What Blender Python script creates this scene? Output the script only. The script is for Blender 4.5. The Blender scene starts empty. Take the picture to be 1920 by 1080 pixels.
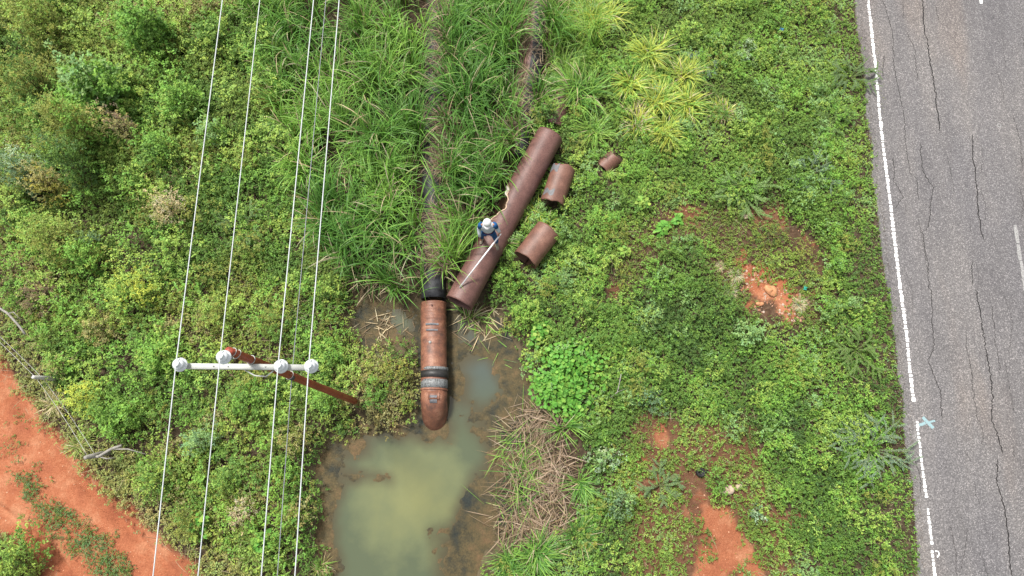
import bpy, math, random
import numpy as np
from math import radians, sin, cos, pi
from mathutils import Vector

rng = np.random.default_rng(11)
random.seed(5)
sc = bpy.context.scene
col = sc.collection

# ------------------------------------------------------------------ camera
CAMH, TILT, FPX = 18.0, radians(14.45), 1280.0
cam = bpy.data.cameras.new("camera")
cam.sensor_width = 36.0
cam.lens = 36.0 * FPX / 1920.0
cam.clip_end = 2000.0
camo = bpy.data.objects.new("camera", cam)
camo.location = (0, 0, CAMH)
camo.rotation_euler = (TILT, 0, 0)
col.objects.link(camo)
sc.camera = camo

# ------------------------------------------------------------------ light: bright overcast
SUN_EL, SUN_AZ = radians(62), radians(-40)      # azimuth clockwise from +Y
world = bpy.data.worlds.new("World")
sc.world = world
world.use_nodes = True
wn = world.node_tree
for n in list(wn.nodes):
    wn.nodes.remove(n)
sky = wn.nodes.new("ShaderNodeTexSky")
sky.sky_type = 'NISHITA'
sky.sun_disc = False
sky.sun_elevation = SUN_EL
sky.sun_rotation = SUN_AZ
sky.air_density = 1.0
sky.dust_density = 3.0
hs = wn.nodes.new("ShaderNodeHueSaturation")
hs.inputs["Saturation"].default_value = 0.22
bg = wn.nodes.new("ShaderNodeBackground")
bg.inputs["Strength"].default_value = 0.09
wo = wn.nodes.new("ShaderNodeOutputWorld")
wn.links.new(sky.outputs[0], hs.inputs["Color"])
wn.links.new(hs.outputs[0], bg.inputs[0])
wn.links.new(bg.outputs[0], wo.inputs[0])
sl = bpy.data.lights.new("sun", 'SUN')
sl.energy = 2.4
sl.angle = radians(11)
sl.color = (1.0, 0.965, 0.90)
so = bpy.data.objects.new("sun", sl)
so.rotation_euler = (pi/2 - SUN_EL, 0, -SUN_AZ + pi)
so.rotation_euler = Vector((sin(SUN_AZ)*cos(SUN_EL), cos(SUN_AZ)*cos(SUN_EL), sin(SUN_EL))).to_track_quat('Z', 'Y').to_euler()
so.location = (0, 0, 40)
col.objects.link(so)
sc.view_settings.view_transform = 'Standard'
sc.view_settings.look = 'None'
sc.view_settings.gamma = 1.0
sc.view_settings.exposure = 1.33
sc.cycles.max_bounces = 6
sc.cycles.diffuse_bounces = 3
sc.cycles.transmission_bounces = 3
sc.cycles.glossy_bounces = 2

# ------------------------------------------------------------------ helpers
CT, ST = cos(TILT), sin(TILT)

def G(px, py, z=0.0):
    """point at height z that stands where the survey sheet (1920x1080) has (px, py)"""
    u, v = (px - 960) / FPX, (py - 540) / FPX
    d = np.array([u, -v * CT + ST, -v * ST - CT])
    t = (z - CAMH) / d[2]
    return Vector((d[0] * t, d[1] * t, z))

def GA(pts, z=0.0):
    return np.array([[*G(a, b, z)[:2]] for a, b in pts])

_perm = np.random.default_rng(3).random((256, 256))
def vnoise(x, y, s=1.0, o=0.0):
    x = np.asarray(x, float) / s + o * 17.3 + 500; y = np.asarray(y, float) / s + o * 9.7 + 500
    xi = np.floor(x).astype(int); yi = np.floor(y).astype(int)
    fx = x - xi; fy = y - yi
    fx = fx*fx*(3-2*fx); fy = fy*fy*(3-2*fy)
    a = _perm[xi % 256, yi % 256]; b = _perm[(xi+1) % 256, yi % 256]
    c = _perm[xi % 256, (yi+1) % 256]; d = _perm[(xi+1) % 256, (yi+1) % 256]
    return (a*(1-fx)+b*fx)*(1-fy) + (c*(1-fx)+d*fx)*fy
def fbm(x, y, s=1.0, o=0.0, n=4):
    r = 0; a = .5
    for k in range(n):
        r = r + a * vnoise(x, y, s / 2**k, o + k); a *= .5
    return r / (1 - .5**n)

def sdist(poly, x, y):
    """signed distance, negative inside"""
    x = np.asarray(x, float); y = np.asarray(y, float)
    P = np.asarray(poly); Q = np.roll(P, -1, 0)
    dmin = np.full(x.shape, 1e9); ins = np.zeros(x.shape, bool)
    for (x1, y1), (x2, y2) in zip(P, Q):
        ex, ey = x2-x1, y2-y1
        t = np.clip(((x-x1)*ex + (y-y1)*ey) / (ex*ex+ey*ey+1e-12), 0, 1)
        dmin = np.minimum(dmin, np.hypot(x-x1-t*ex, y-y1-t*ey))
        c = (y1 > y) != (y2 > y)
        with np.errstate(divide='ignore', invalid='ignore'):
            xx = (x2-x1)*(y-y1)/(y2-y1+1e-15)+x1
        ins ^= c & (x < xx)
    return np.where(ins, -dmin, dmin)

def pdist(line, x, y):
    x = np.asarray(x, float); y = np.asarray(y, float)
    dmin = np.full(x.shape, 1e9)
    for (x1, y1), (x2, y2) in zip(line[:-1], line[1:]):
        ex, ey = x2-x1, y2-y1
        t = np.clip(((x-x1)*ex + (y-y1)*ey) / (ex*ex+ey*ey+1e-12), 0, 1)
        dmin = np.minimum(dmin, np.hypot(x-x1-t*ex, y-y1-t*ey))
    return dmin

def sm(a, b, x):
    t = np.clip((x-a)/(b-a), 0, 1); return t*t*(3-2*t)

def mk(name, V, Q, mat, parent=None, C=None, smooth=False, extra=None):
    V = np.ascontiguousarray(V, np.float32); Q = np.ascontiguousarray(Q, np.int32)
    k = Q.shape[1]
    me = bpy.data.meshes.new(name)
    me.vertices.add(len(V)); me.vertices.foreach_set("co", V.ravel())
    me.loops.add(Q.size); me.loops.foreach_set("vertex_index", Q.ravel())
    me.polygons.add(len(Q)); me.polygons.foreach_set("loop_start", np.arange(0, Q.size, k, dtype=np.int32))
    if smooth:
        me.polygons.foreach_set("use_smooth", np.ones(len(Q), bool))
    me.update(calc_edges=True)
    if C is not None:
        a = me.color_attributes.new("Col", 'FLOAT_COLOR', 'POINT')
        C4 = np.ones((len(V), 4), np.float32); C4[:, :3] = C
        a.data.foreach_set("color", C4.ravel())
    for m in (mat if isinstance(mat, (list, tuple)) else [mat]):
        me.materials.append(m)
    o = bpy.data.objects.new(name, me); col.objects.link(o)
    if parent is not None:
        o.parent = parent
    return o

def tag(o, label=None, cat=None, group=None, kind=None):
    if label: o["label"] = label
    if cat: o["category"] = cat
    if group: o["group"] = group
    if kind: o["kind"] = kind
    return o

def empty(name, loc, label, cat, group=None):
    o = bpy.data.objects.new(name, None); o.empty_display_size = .2
    o.location = loc; col.objects.link(o)
    return tag(o, label, cat, group)

class MB:
    """collects quads (tris are doubled) into one mesh; offsets relative to origin"""
    def __init__(s, origin=(0, 0, 0)):
        s.V = []; s.Q = []; s.C = []; s.n = 0; s.o = np.array(origin, float)
    def add(s, V, Q, c=(1, 1, 1)):
        V = np.asarray(V, float); s.V.append(V - s.o); s.Q.append(np.asarray(Q, int) + s.n); s.n += len(V)
        c = np.asarray(c, float)
        s.C.append(np.tile(c, (len(V), 1)) if c.ndim == 1 else c)
        return s
    def tube(s, pts, rad, seg=8, c=(1, 1, 1), cap=True):
        pts = np.asarray(pts, float); n = len(pts)
        rad = np.full(n, rad, float) if np.isscalar(rad) else np.asarray(rad, float)
        T = np.gradient(pts, axis=0); T /= np.linalg.norm(T, axis=1)[:, None] + 1e-12
        up = np.array([0, 0, 1.]) if abs(T[0][2]) < .9 else np.array([0, 1., 0])
        X = np.cross(T, up); X /= np.linalg.norm(X, axis=1)[:, None] + 1e-12
        Y = np.cross(X, T)
        a = np.arange(seg) * 2*pi/seg
        V = pts[:, None, :] + rad[:, None, None]*(np.cos(a)[None, :, None]*X[:, None, :] + np.sin(a)[None, :, None]*Y[:, None, :])
        V = V.reshape(-1, 3); Q = []
        for i in range(n-1):
            for j in range(seg):
                k = (j+1) % seg
                Q.append((i*seg+j, (i+1)*seg+j, (i+1)*seg+k, i*seg+k))
        if cap:
            for base, p, flip in ((0, pts[0], 1), ((n-1)*seg, pts[-1], 0)):
                V = np.vstack([V, p]); ci = len(V)-1
                for j in range(0, seg, 2):
                    q = (base+j, base+(j+1) % seg, base+(j+2) % seg, ci)
                    Q.append(q if flip else q[::-1])
        return s.add(V, Q, c)
    def box(s, c0, size, M=None, c=(1, 1, 1)):
        h = np.array(size)/2.
        V = np.array([(x, y, z) for x in (-1, 1) for y in (-1, 1) for z in (-1, 1)])*h
        if M is not None: V = V @ np.asarray(M).T
        Q = [(0, 1, 3, 2), (4, 6, 7, 5), (0, 4, 5, 1), (2, 3, 7, 6), (0, 2, 6, 4), (1, 5, 7, 3)]
        return s.add(V + np.asarray(c0, float), Q, c)
    def lathe(s, c0, prof, seg=20, axis=(0, 0, 1), c=(1, 1, 1)):
        ax = Vector(axis).normalized(); q = ax.to_track_quat('Z', 'Y').to_matrix()
        V = []; Q = []
        for r, z in prof:
            for j in range(seg):
                a = 2*pi*j/seg
                V.append(tuple(Vector(c0) + q @ Vector((r*cos(a), r*sin(a), z))))
        for i in range(len(prof)-1):
            for j in range(seg):
                k = (j+1) % seg
                Q.append((i*seg+j, i*seg+k, (i+1)*seg+k, (i+1)*seg+j))
        return s.add(V, Q, c)
    def build(s, name, mat, parent=None, smooth=False, color=False):
        return mk(name, np.vstack(s.V), np.vstack(s.Q), mat, parent, np.vstack(s.C) if color else None, smooth)

# ------------------------------------------------------------------ materials
def newmat(name):
    m = bpy.data.materials.new(name); m.use_nodes = True
    nt = m.node_tree; b = nt.nodes["Principled BSDF"]
    return m, nt, b
def node(nt, t, **kw):
    n = nt.nodes.new(t)
    for k, v in kw.items():
        if k in n.inputs: n.inputs[k].default_value = v
        else: setattr(n, k, v)
    return n
def coords(nt):
    g = nt.nodes.new("ShaderNodeNewGeometry"); return g.outputs["Position"]
def noise(nt, vec, scale, detail=4, rough=.6):
    n = node(nt, "ShaderNodeTexNoise", Scale=scale, Detail=detail, Roughness=rough)
    nt.links.new(vec, n.inputs["Vector"]); return n.outputs["Fac"]
def ramp(nt, fac, stops):
    r = nt.nodes.new("ShaderNodeValToRGB"); nt.links.new(fac, r.inputs[0])
    e = r.color_ramp.elements
    while len(e) < len(stops): e.new(.5)
    for el, (p, c) in zip(e, stops):
        el.position = p; el.color = (*c, 1) if len(c) == 3 else c
    return r.outputs[0]
def mixc(nt, f, a, b, mode='MIX'):
    m = nt.nodes.new("ShaderNodeMix"); m.data_type = 'RGBA'; m.blend_type = mode
    for s, v in ((0, f), (6, a), (7, b)):
        if hasattr(v, "links"): nt.links.new(v, m.inputs[s])
        elif s == 0: m.inputs[0].default_value = v
        else: m.inputs[s].default_value = (*v, 1)
    return m.outputs[2]
def bump(nt, b, h, strength=.4, dist=.02):
    n = node(nt, "ShaderNodeBump", Strength=strength, Distance=dist)
    nt.links.new(h, n.inputs["Height"]); nt.links.new(n.outputs[0], b.inputs["Normal"])

def leafmat(name, trans=.24, rough=.55, spec=.16):
    m, nt, b = newmat(name)
    a = node(nt, "ShaderNodeAttribute", attribute_name="Col")
    nt.links.new(a.outputs["Color"], b.inputs["Base Color"])
    b.inputs["Roughness"].default_value = rough
    b.inputs["Specular IOR Level"].default_value = spec
    t = nt.nodes.new("ShaderNodeBsdfTranslucent")
    y = mixc(nt, 1.0, a.outputs["Color"], (1.25, 1.35, .6), 'MULTIPLY')
    nt.links.new(y, t.inputs[0])
    mx = nt.nodes.new("ShaderNodeMixShader"); mx.inputs[0].default_value = trans
    nt.links.new(b.outputs[0], mx.inputs[1]); nt.links.new(t.outputs[0], mx.inputs[2])
    nt.links.new(mx.outputs[0], nt.nodes["Material Output"].inputs[0])
    return m
M_leaf = leafmat("leaf")
M_blade = leafmat("grass_blade", .20, .45, .28)
M_dry = leafmat("dry_leaf", .12, .8, .15)

def plain(name, c, rough=.6, spec=.4, metal=0, var=.15, scale=12, bmp=0):
    m, nt, b = newmat(name)
    v = coords(nt); n = noise(nt, v, scale, 5)
    cc = ramp(nt, n, [(.3, tuple(x*(1-var) for x in c)), (.7, tuple(min(1, x*(1+var)) for x in c))])
    nt.links.new(cc, b.inputs["Base Color"])
    b.inputs["Roughness"].default_value = rough; b.inputs["Specular IOR Level"].default_value = spec
    b.inputs["Metallic"].default_value = metal
    if bmp: bump(nt, b, noise(nt, v, scale*5, 4), bmp, .01)
    return m

def rust(name, c1, c2, c3, scale=2.2, rough=.55):
    m, nt, b = newmat(name)
    v = coords(nt)
    base = ramp(nt, noise(nt, v, scale, 6, .65), [(.3, c1), (.52, c2), (.72, c3)])
    fine = ramp(nt, noise(nt, v, scale*14, 4, .7), [(.35, (.60, .58, .56)), (.65, (1.2, 1.16, 1.12))])
    nt.links.new(mixc(nt, 1.0, base, fine, 'MULTIPLY'), b.inputs["Base Color"])
    b.inputs["Roughness"].default_value = rough; b.inputs["Specular IOR Level"].default_value = .45
    bump(nt, b, noise(nt, v, 30, 4), .25, .008)
    return m
M_pipe = rust("rusty_steel", (.095, .046, .040), (.135, .066, .056), (.175, .092, .078))
M_pipe_in = rust("rust_inside", (.20, .12, .07), (.28, .18, .11), (.33, .23, .15))
M_pipe_or = rust("orange_rust", (.085, .045, .034), (.20, .085, .052), (.32, .165, .105), 4.5)
M_frag = rust("fragment_rust", (.10, .048, .034), (.155, .074, .053), (.21, .11, .08), 3)
M_wrap = plain("black_wrap", (.028, .029, .032), .55, .3, 0, .65, 5, .5)
M_band = plain("black_band", (.022, .021, .02), .5, .4, 0, .4, 10)
M_silver = plain("silver_band", (.135, .14, .14), .5, .4, 0, .85, 26)
M_plate = plain("grey_plate", (.12, .12, .13), .6, .4, 0, .3, 20)
M_polered = rust("red_painted_steel", (.20, .032, .016), (.27, .045, .024), (.34, .075, .04), 1.5, .5)
M_white = plain("white_porcelain", (.62, .64, .66), .22, .5, 0, .04, 4)
M_galv = plain("galvanised_arm", (.40, .41, .38), .55, .4, 0, .12, 9)
M_steel = plain("hardware_steel", (.30, .30, .29), .45, .5, .4, .2, 30)
M_wire = plain("white_wire", (.42, .44, .45), .5, .4, 0, .1, 3)
M_wiredk = plain("grey_wire", (.20, .21, .23), .5, .4, 0, .2, 3)
M_bark = plain("bark", (.13, .09, .06), .9, .1, 0, .4, 20)
M_stem = plain("green_stem", (.10, .12, .045), .8, .2, 0, .3, 15)
M_deadwood = plain("dead_wood", (.24, .225, .20), .9, .1, 0, .3, 14, .3)
M_rock = plain("rock", (.42, .32, .24), .9, .2, 0, .3, 9, .5)
M_rockor = plain("orange_rock", (.42, .20, .10), .9, .2, 0, .3, 9, .5)

# ------------------------------------------------------------------ layout polygons (ground plan, metres)
WZ = -0.38
POND = GA([(655,572),(720,560),(790,572),(850,582),(905,572),(940,605),(965,650),(978,690),(1002,735),(1003,790),(998,850),
           (1030,900),(1010,960),(950,1000),(905,1030),(890,1080),(880,1160),(640,1180),(612,1080),(592,1010),(600,960),(590,890),
           (615,830),(668,795),(740,802),(782,792),(786,655),(740,648),(695,668),(668,640)], WZ)
OPEN1 = GA([(622,1000),(632,940),(648,905),(690,893),(725,896),(650,880),(640,862),(690,850),(702,822),(730,812),(760,822),(800,832),
            (832,815),(842,770),(862,757),(885,762),(905,812),(914,850),(905,890),(880,915),(868,935),(858,980),(822,1008),(830,1050),(832,1160),(650,1180),(618,1070)], WZ)
OPEN2 = GA([(868,695),(890,672),(915,668),(930,690),(946,730),(925,752),(900,762),(882,748),(880,715)], WZ)
OPEN3 = GA([(702,590),(735,585),(775,600),(772,618),(738,612),(712,610)], WZ)
OPEN4 = GA([(862,600),(885,592),(902,640),(880,655),(866,640)], WZ)
TRACK = GA([(-400,60),(-60,560),(0,672),(60,760),(130,838),(210,925),(300,1008),(370,1078),(600,1250),(300,1500),(90,1090),(60,1052),(0,1003),(-60,960),(-700,700)])
MEDIAN = GA([(30,893),(60,905),(105,935),(160,975),(205,1020),(250,1085),(300,1160),(240,1180),(205,1095),(160,1055),(110,1010),(70,965),(38,925)])
ROADE = [(1560,-400),(1594,-120),(1607,0),(1615,75),(1625,150),(1627,215),(1637,275),(1640,350),(1652,410),(1657,475),(1667,540),(1675,590),
         (1682,655),(1690,715),(1700,775),(1705,850),(1715,920),(1722,990),(1727,1080),(1745,1300)]
WLINE1 = [(1542,-800),(1628,0),(1635,65),(1642,130),(1648,200),(1654,260),(1662,325),(1669,380),(1677,450),(1688,540),(1700,630),(1706,695),(1715,772)]
WLINE2 = [(1719,790),(1726,850),(1735,920),(1745,1000),(1752,1080),(1832,1800)]
BARE = [GA(p) for p in (
    [(1375,520),(1400,500),(1440,520),(1470,540),(1520,560),(1525,590),(1480,605),(1450,585),(1400,575),(1385,550)],
    [(1480,425),(1510,425),(1540,450),(1540,475),(1510,470)],
    [(1225,385),(1300,380),(1320,395),(1300,412),(1240,410)],
    [(1410,398),(1465,400),(1470,410),(1420,412)],
    [(1225,800),(1260,800),(1275,830),(1270,865),(1235,850),(1200,900),(1190,890),(1220,840)],
    [(1290,950),(1330,940),(1380,960),(1415,1010),(1400,1060),(1470,1080),(1480,1110),(1290,1110),(1310,1030)],
    [(1180,905),(1225,880),(1235,900),(1200,925)],
    [(1280,880),(1310,870),(1335,920),(1325,950),(1295,940)],
    [(1345,880),(1395,890),(1380,930),(1350,920)],
    [(1140,535),(1180,535),(1185,555),(1150,560)],
    [(1450,940),(1500,950),(1500,990),(1460,980)],
)]
SPARSE = GA([(1150,460),(1200,420),(1230,380),(1330,380),(1400,400),(1500,420),(1550,460),(1560,540),(1540,620),(1420,610),(1350,540),(1260,460),(1200,540),(1150,560)])
SPARSE2 = GA([(1180,760),(1420,800),(1450,900),(1500,1100),(1180,1100),(1170,920)])
REED = GA([(440,-120),(1035,-120),(1040,120),(1000,220),(985,270),(955,345),(925,390),(885,455),(850,510),(825,545),(790,556),(690,545),(650,505),(610,450),(600,380),(560,330),(540,250),(520,150),(470,20)])
REED2 = GA([(1035,-120),(1120,-120),(1110,30),(1120,120),(1105,230),(1060,200),(1045,120)])
LEFTP = GA([(825,-150),(819,0),(815,150),(812,300),(812,420),(813,575)])
PIPE2 = GA([(1030,-150),(1009,0),(1000,100),(988,180),(978,250)])

def dlim(x, y):     # right-hand limit of the verge (road edge)
    e = GA(ROADE); o = np.argsort(e[:, 1]); return np.interp(y, e[o, 1], e[o, 0])

def H(x, y):
    x = np.asarray(x, float); y = np.asarray(y, float)
    sd = sdist(POND, x, y) + .10*(fbm(x, y, .7, 3)-.5)
    h = np.where(sd < 0, WZ - np.minimum(.5, -sd*.9), WZ + (0-WZ)*sm(0, .55, sd))
    h = h + (fbm(x, y, 1.7, 1)-.5)*.16*sm(0, .8, sd)
    st = sdist(TRACK, x, y)
    intr = sm(.25, -.3, st)
    rut = -.15*np.exp(-((st+.40)/.09)**2)*(.4+vnoise(x, y, .8, 5)) - .06*np.exp(-((st+1.9)/.35)**2)
    h = h*(1-intr) + intr*(-.10 + rut + .05*(fbm(x, y, .5, 9)-.5))
    rx = x - dlim(x, y)
    tr = sm(-.6, .05, rx)
    return h*(1-tr) + tr*(-.03)

# ------------------------------------------------------------------ ground
def axis(lo, hi, d, far):
    a = np.arange(lo, hi, d)
    g = []; s = d; p = lo
    while p > -far: s *= 1.35; p -= s; g.append(p)
    g2 = []; s = d; p = a[-1]
    while p < far: s *= 1.35; p += s; g2.append(p)
    return np.array(g[::-1] + list(a) + g2)
gx = axis(-17, 16, .075, 400); gy = axis(-5, 16, .075, 400)
X, Y = np.meshgrid(gx, gy)
Z = H(X, Y)
nx, ny = len(gx), len(gy)
idx = np.arange(nx*ny).reshape(ny, nx)
Qg = np.stack([idx[:-1, :-1], idx[:-1, 1:], idx[1:, 1:], idx[1:, :-1]], -1).reshape(-1, 4)
wob = (fbm(X, Y, .5, 21)-.5)
orange = sm(.18, -.12, sdist(TRACK, X, Y) + .45*wob)
for b, k_ in zip(BARE, (.95, .6, .35, .3, .7, .85, .6, .6, .4, .25, .3)):
    orange = np.maximum(orange, k_*sm(.10, -.28, sdist(b, X, Y)+1.7*wob))
orange = np.maximum(orange, .22*sm(.3, -.3, sdist(SPARSE2, X, Y)+.8*wob))
orange = np.maximum(orange, .08*sm(.3, -.3, sdist(SPARSE, X, Y)+.8*wob))
orange = np.where(dlim(X, Y)-X < .12, np.minimum(orange, .2), orange)
mud = sm(.5, .0, sdist(POND, X, Y))
farg = np.maximum(np.maximum(sm(-17, -18.5, X), sm(12.5, 14, X)), np.maximum(sm(-4.2, -5.2, Y), sm(14.8, 16, Y)))*sm(.0, .5, sdist(TRACK, X, Y))
Cg = np.stack([orange, mud, farg], -1).reshape(-1, 3)
m, nt, b = newmat("soil")
v = coords(nt)
att = node(nt, "ShaderNodeAttribute", attribute_name="Col")
sep = nt.nodes.new("ShaderNodeSeparateColor"); nt.links.new(att.outputs["Color"], sep.inputs[0])
litter = ramp(nt, noise(nt, v, 9, 6, .75), [(.3, (.022, .016, .010)), (.5, (.045, .032, .020)), (.72, (.105, .075, .048))])
orng = ramp(nt, noise(nt, v, 1.3, 6, .7), [(.3, (.21, .066, .033)), (.5, (.285, .098, .047)), (.70, (.38, .175, .095))])
grit = ramp(nt, noise(nt, v, 26, 5, .8), [(.28, (.62, .58, .55)), (.5, (1, 1, 1)), (.66, (1.15, 1.2, 1.25))])
orng = mixc(nt, 1.0, orng, grit, 'MULTIPLY')
c1 = mixc(nt, sep.outputs[0], litter, orng)
mudc = ramp(nt, noise(nt, v, 5, 6, .7), [(.3, (.055, .045, .026)), (.7, (.12, .095, .055))])
c2 = mixc(nt, sep.outputs[1], c1, mudc)
c2 = mixc(nt, sep.outputs[2], c2, ramp(nt, noise(nt, v, 3.5, 8, .75), [(.35, (.030, .050, .012)), (.5, (.060, .105, .022)), (.66, (.110, .17, .035))]))
nt.links.new(c2, b.inputs["Base Color"]); b.inputs["Roughness"].default_value = .9
b.inputs["Specular IOR Level"].default_value = .15
bump(nt, b, noise(nt, v, 18, 6, .75), .6, .03)
gr = mk("ground", np.stack([X, Y, Z], -1).reshape(-1, 3), Qg, m, None, Cg, True)
tag(gr, kind="structure")

# ------------------------------------------------------------------ road
def resample(line, d):
    line = np.asarray(line, float); seg = np.linalg.norm(np.diff(line, axis=0), axis=1); s = np.concatenate([[0], np.cumsum(seg)])
    t = np.arange(0, s[-1], d)
    return np.stack([np.interp(t, s, line[:, k]) for k in range(line.shape[1])], -1)
RZ = .06
re = resample(GA(ROADE, RZ), .06)
re[:, 0] += (fbm(re[:, 0]*0, re[:, 1], .5, 31, 5)-.5)*.20
dirn = (re[-1]-re[0])/np.linalg.norm(re[-1]-re[0])
# far ends in a straight line, both ways
re = np.vstack([re[0]-dirn*300, re, re[-1]+dirn*300])
rows = len(re); W = [0, .35, 3.5, 7.4]
V = []
for i in range(rows):
    x, y = re[i]
    V += [(x-.03, y, -.10), (x, y, RZ-.012)] + [(x+w, y, RZ) for w in W[1:]] + [(x+7.6, y, -.1)]
k = 6; ii = np.arange(rows*k).reshape(rows, k)
Qr = np.stack([ii[:-1, :-1], ii[1:, :-1], ii[1:, 1:], ii[:-1, 1:]], -1).reshape(-1, 4)
m, nt, b = newmat("asphalt")
v = coords(nt)
mp = node(nt, "ShaderNodeMapping"); mp.inputs["Scale"].default_value = (1, .25, 1); mp.inputs["Rotation"].default_value = (0, 0, radians(5))
nt.links.new(v, mp.inputs[0])
big = ramp(nt, noise(nt, mp.outputs[0], 1.2, 5, .6), [(.3, (.112, .105, .105)), (.5, (.132, .124, .123)), (.7, (.152, .141, .136))])
vo = node(nt, "ShaderNodeTexVoronoi", Scale=48.0); nt.links.new(v, vo.inputs["Vector"])
sc2 = nt.nodes.new("ShaderNodeSeparateColor"); nt.links.new(vo.outputs["Color"], sc2.inputs[0])
ag = ramp(nt, sc2.outputs[0], [(0, (.62, .62, .63)), (.55, (.95, .95, .95)), (.86, (1.2, 1.2, 1.2)), (.95, (1.8, 1.78, 1.75))])
vo2 = node(nt, "ShaderNodeTexNoise", Scale=28.0, Detail=3, Roughness=.8); nt.links.new(v, vo2.inputs["Vector"])
ag2 = ramp(nt, vo2.outputs[0], [(.35, (.8, .8, .8)), (.65, (1.15, 1.15, 1.15))])
cc = mixc(nt, 1.0, mixc(nt, 1.0, big, ag, 'MULTIPLY'), ag2, 'MULTIPLY')
tint = ramp(nt, noise(nt, mp.outputs[0], .55, 3, .5), [(.35, (.92, .93, .96)), (.55, (1, 1, 1)), (.68, (1.10, 1.03, .97))])
cc = mixc(nt, 1.0, cc, tint, 'MULTIPLY')
nt.links.new(cc, b.inputs["Base Color"]); b.inputs["Roughness"].default_value = .85
b.inputs["Specular IOR Level"].default_value = .25
bump(nt, b, sc2.outputs[0], .3, .006)
M_asph = m
road = mk("road", V, Qr[:, ::-1], m)
tag(road, kind="structure")

def paintmat(name, c, wear_lo, wear_hi, scale=30):
    m, nt, b = newmat(name); v = coords(nt)
    f = ramp(nt, noise(nt, v, scale, 5, .8), [(wear_lo, (0, 0, 0)), (wear_hi, (1, 1, 1))])
    nt.links.new(mixc(nt, f, (.15, .142, .14), c), b.inputs["Base Color"])
    b.inputs["Roughness"].default_value = .7
    return m
M_paint = paintmat("white_road_paint", (.72, .72, .70), .25, .38)
M_paintworn = paintmat("worn_white_road_paint", (.34, .34, .33), .44, .60)
M_blue = paintmat("light_blue_paint", (.20, .31, .33), .36, .5)

def blocky(name, line, width, mat, lo=.05, hi=.20, keep=1.0, seed=1):
    r = random.Random(seed); pts = resample(GA(line, RZ), .01); mb = MB(); i = 0
    while i < len(pts)-30:
        n = int(r.uniform(lo, hi)/.01); j = min(i+n, len(pts)-1)
        if r.random() < keep:
            a, c = pts[i], pts[j]; t = (c-a)/np.linalg.norm(c-a); s = np.array([t[1], -t[0]])
            ks = 5; L = []; R = []
            w0 = width*r.uniform(.70, 1.15); off = r.uniform(-.008, .008)
            for q in range(ks):
                p = a+(c-a)*q/(ks-1)
                e = .82 if q in (0, ks-1) else 1
                L.append((*(p - s*(w0/2*e*r.uniform(.72, 1.1)-off)), RZ+.005)); R.append((*(p + s*(w0/2*e*r.uniform(.72, 1.1)+off)), RZ+.005))
            mb.add(L+R, [(q, q+1, ks+q+1, ks+q) for q in range(ks-1)])
        i = j + int(r.choice([1, 2, 2, 3, 3]))
    return mb.build(name, mat, road)
blocky("edge_line", WLINE1, .098, M_paint, .04, .13, seed=3)
blocky("edge_line", WLINE2, .082, M_paint, .04, .12, .96, seed=4)
r2 = blocky("edge_line", [(a-5, b_) for a, b_ in WLINE2[:2]], .03, M_paintworn, .04, .1, .7, seed=9)
blocky("centre_line", [(1822,-110),(1840,7)], .12, M_paint, .3, .6, seed=5)
blocky("centre_line", [(1903,422),(1912,480),(1922,545)], .12, M_paintworn, .3, .6, seed=6)
blocky("centre_line", [(1972,850),(2000,1010)], .12, M_paintworn, .3, .6, seed=6)

CR = [([(1728,-60),(1728,0),(1732,50),(1740,100),(1750,165),(1757,215),(1762,250)], .020),
      ([(1655,0),(1667,40),(1675,75),(1677,125),(1687,175),(1697,225),(1700,280),(1707,325),(1720,335),(1722,380)], .010),
      ([(1675,290),(1680,340),(1695,370),(1675,395)], .012),
      ([(1725,265),(1727,325),(1745,350),(1737,390),(1737,425),(1725,435),(1732,475),(1740,540),(1745,545),(1749,615),(1750,655),(1742,675),(1762,740),(1767,790)], .012),
      ([(1822,250),(1825,325),(1832,390),(1840,440),(1847,455)], .018),
      ([(1822,485),(1824,540)], .014), ([(1830,540),(1840,605),(1852,670),(1862,740),(1862,790),(1875,820),(1880,855)], .018),
      ([(1870,855),(1870,905),(1885,945),(1890,990),(1902,1085),(1910,1180)], .018),
      ([(1810,620),(1820,700),(1835,800)], .009), ([(1860,570),(1870,655),(1875,705)], .009),
      ([(1697,55),(1712,85),(1715,125),(1720,155)], .009), ([(1692,0),(1694,40)], .007),
      ([(1755,5),(1757,32),(1763,45)], .009), ([(1790,60),(1791,85)], .006),
      ([(1757,375),(1790,365)], .006), ([(1805,378),(1832,372)], .009), ([(1842,270),(1843,300),(1838,330)], .006),
      ([(1697,380),(1702,402)], .007), ([(1808,845),(1823,868)], .008), ([(1862,990),(1863,1020)], .007),
      ([(1800,1075),(1812,1020),(1815,985)], .006), ([(1900,830),(1898,870)], .006), ([(1880,60),(1884,130)], .005),
      ([(1658,100),(1655,150)], .012), ([(1860,440),(1868,475)], .006)]
for line, w in CR:
    r = random.Random(len(line)*7+int(w*1e4)); pts = resample(GA(line, RZ), .035)
    j = np.array([(r.gauss(0, .010), 0) for _ in pts]); drift = np.cumsum([r.gauss(0, .006) for _ in pts]); drift -= np.linspace(0, drift[-1], len(drift))
    pts = pts + j; pts[:, 0] += drift
    mb = MB(); n = len(pts); tp = np.clip(np.minimum(np.arange(n), n-1-np.arange(n))/4., .15, 1)
    L = [(p[0]-w*.85*t*r.uniform(.4, 1.3), p[1], RZ+.0035) for p, t in zip(pts, tp)]
    R = [(p[0]+w*.85*t*r.uniform(.4, 1.3), p[1], RZ+.0035) for p, t in zip(pts, tp)]
    mb.add(L+R, [(q, q+1, n+q+1, n+q) for q in range(n-1)])
    M_crack = bpy.data.materials.get("crack") or plain("crack", (.022, .020, .020), .95, .05)
    mb.build("crack", M_crack, road)
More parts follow.
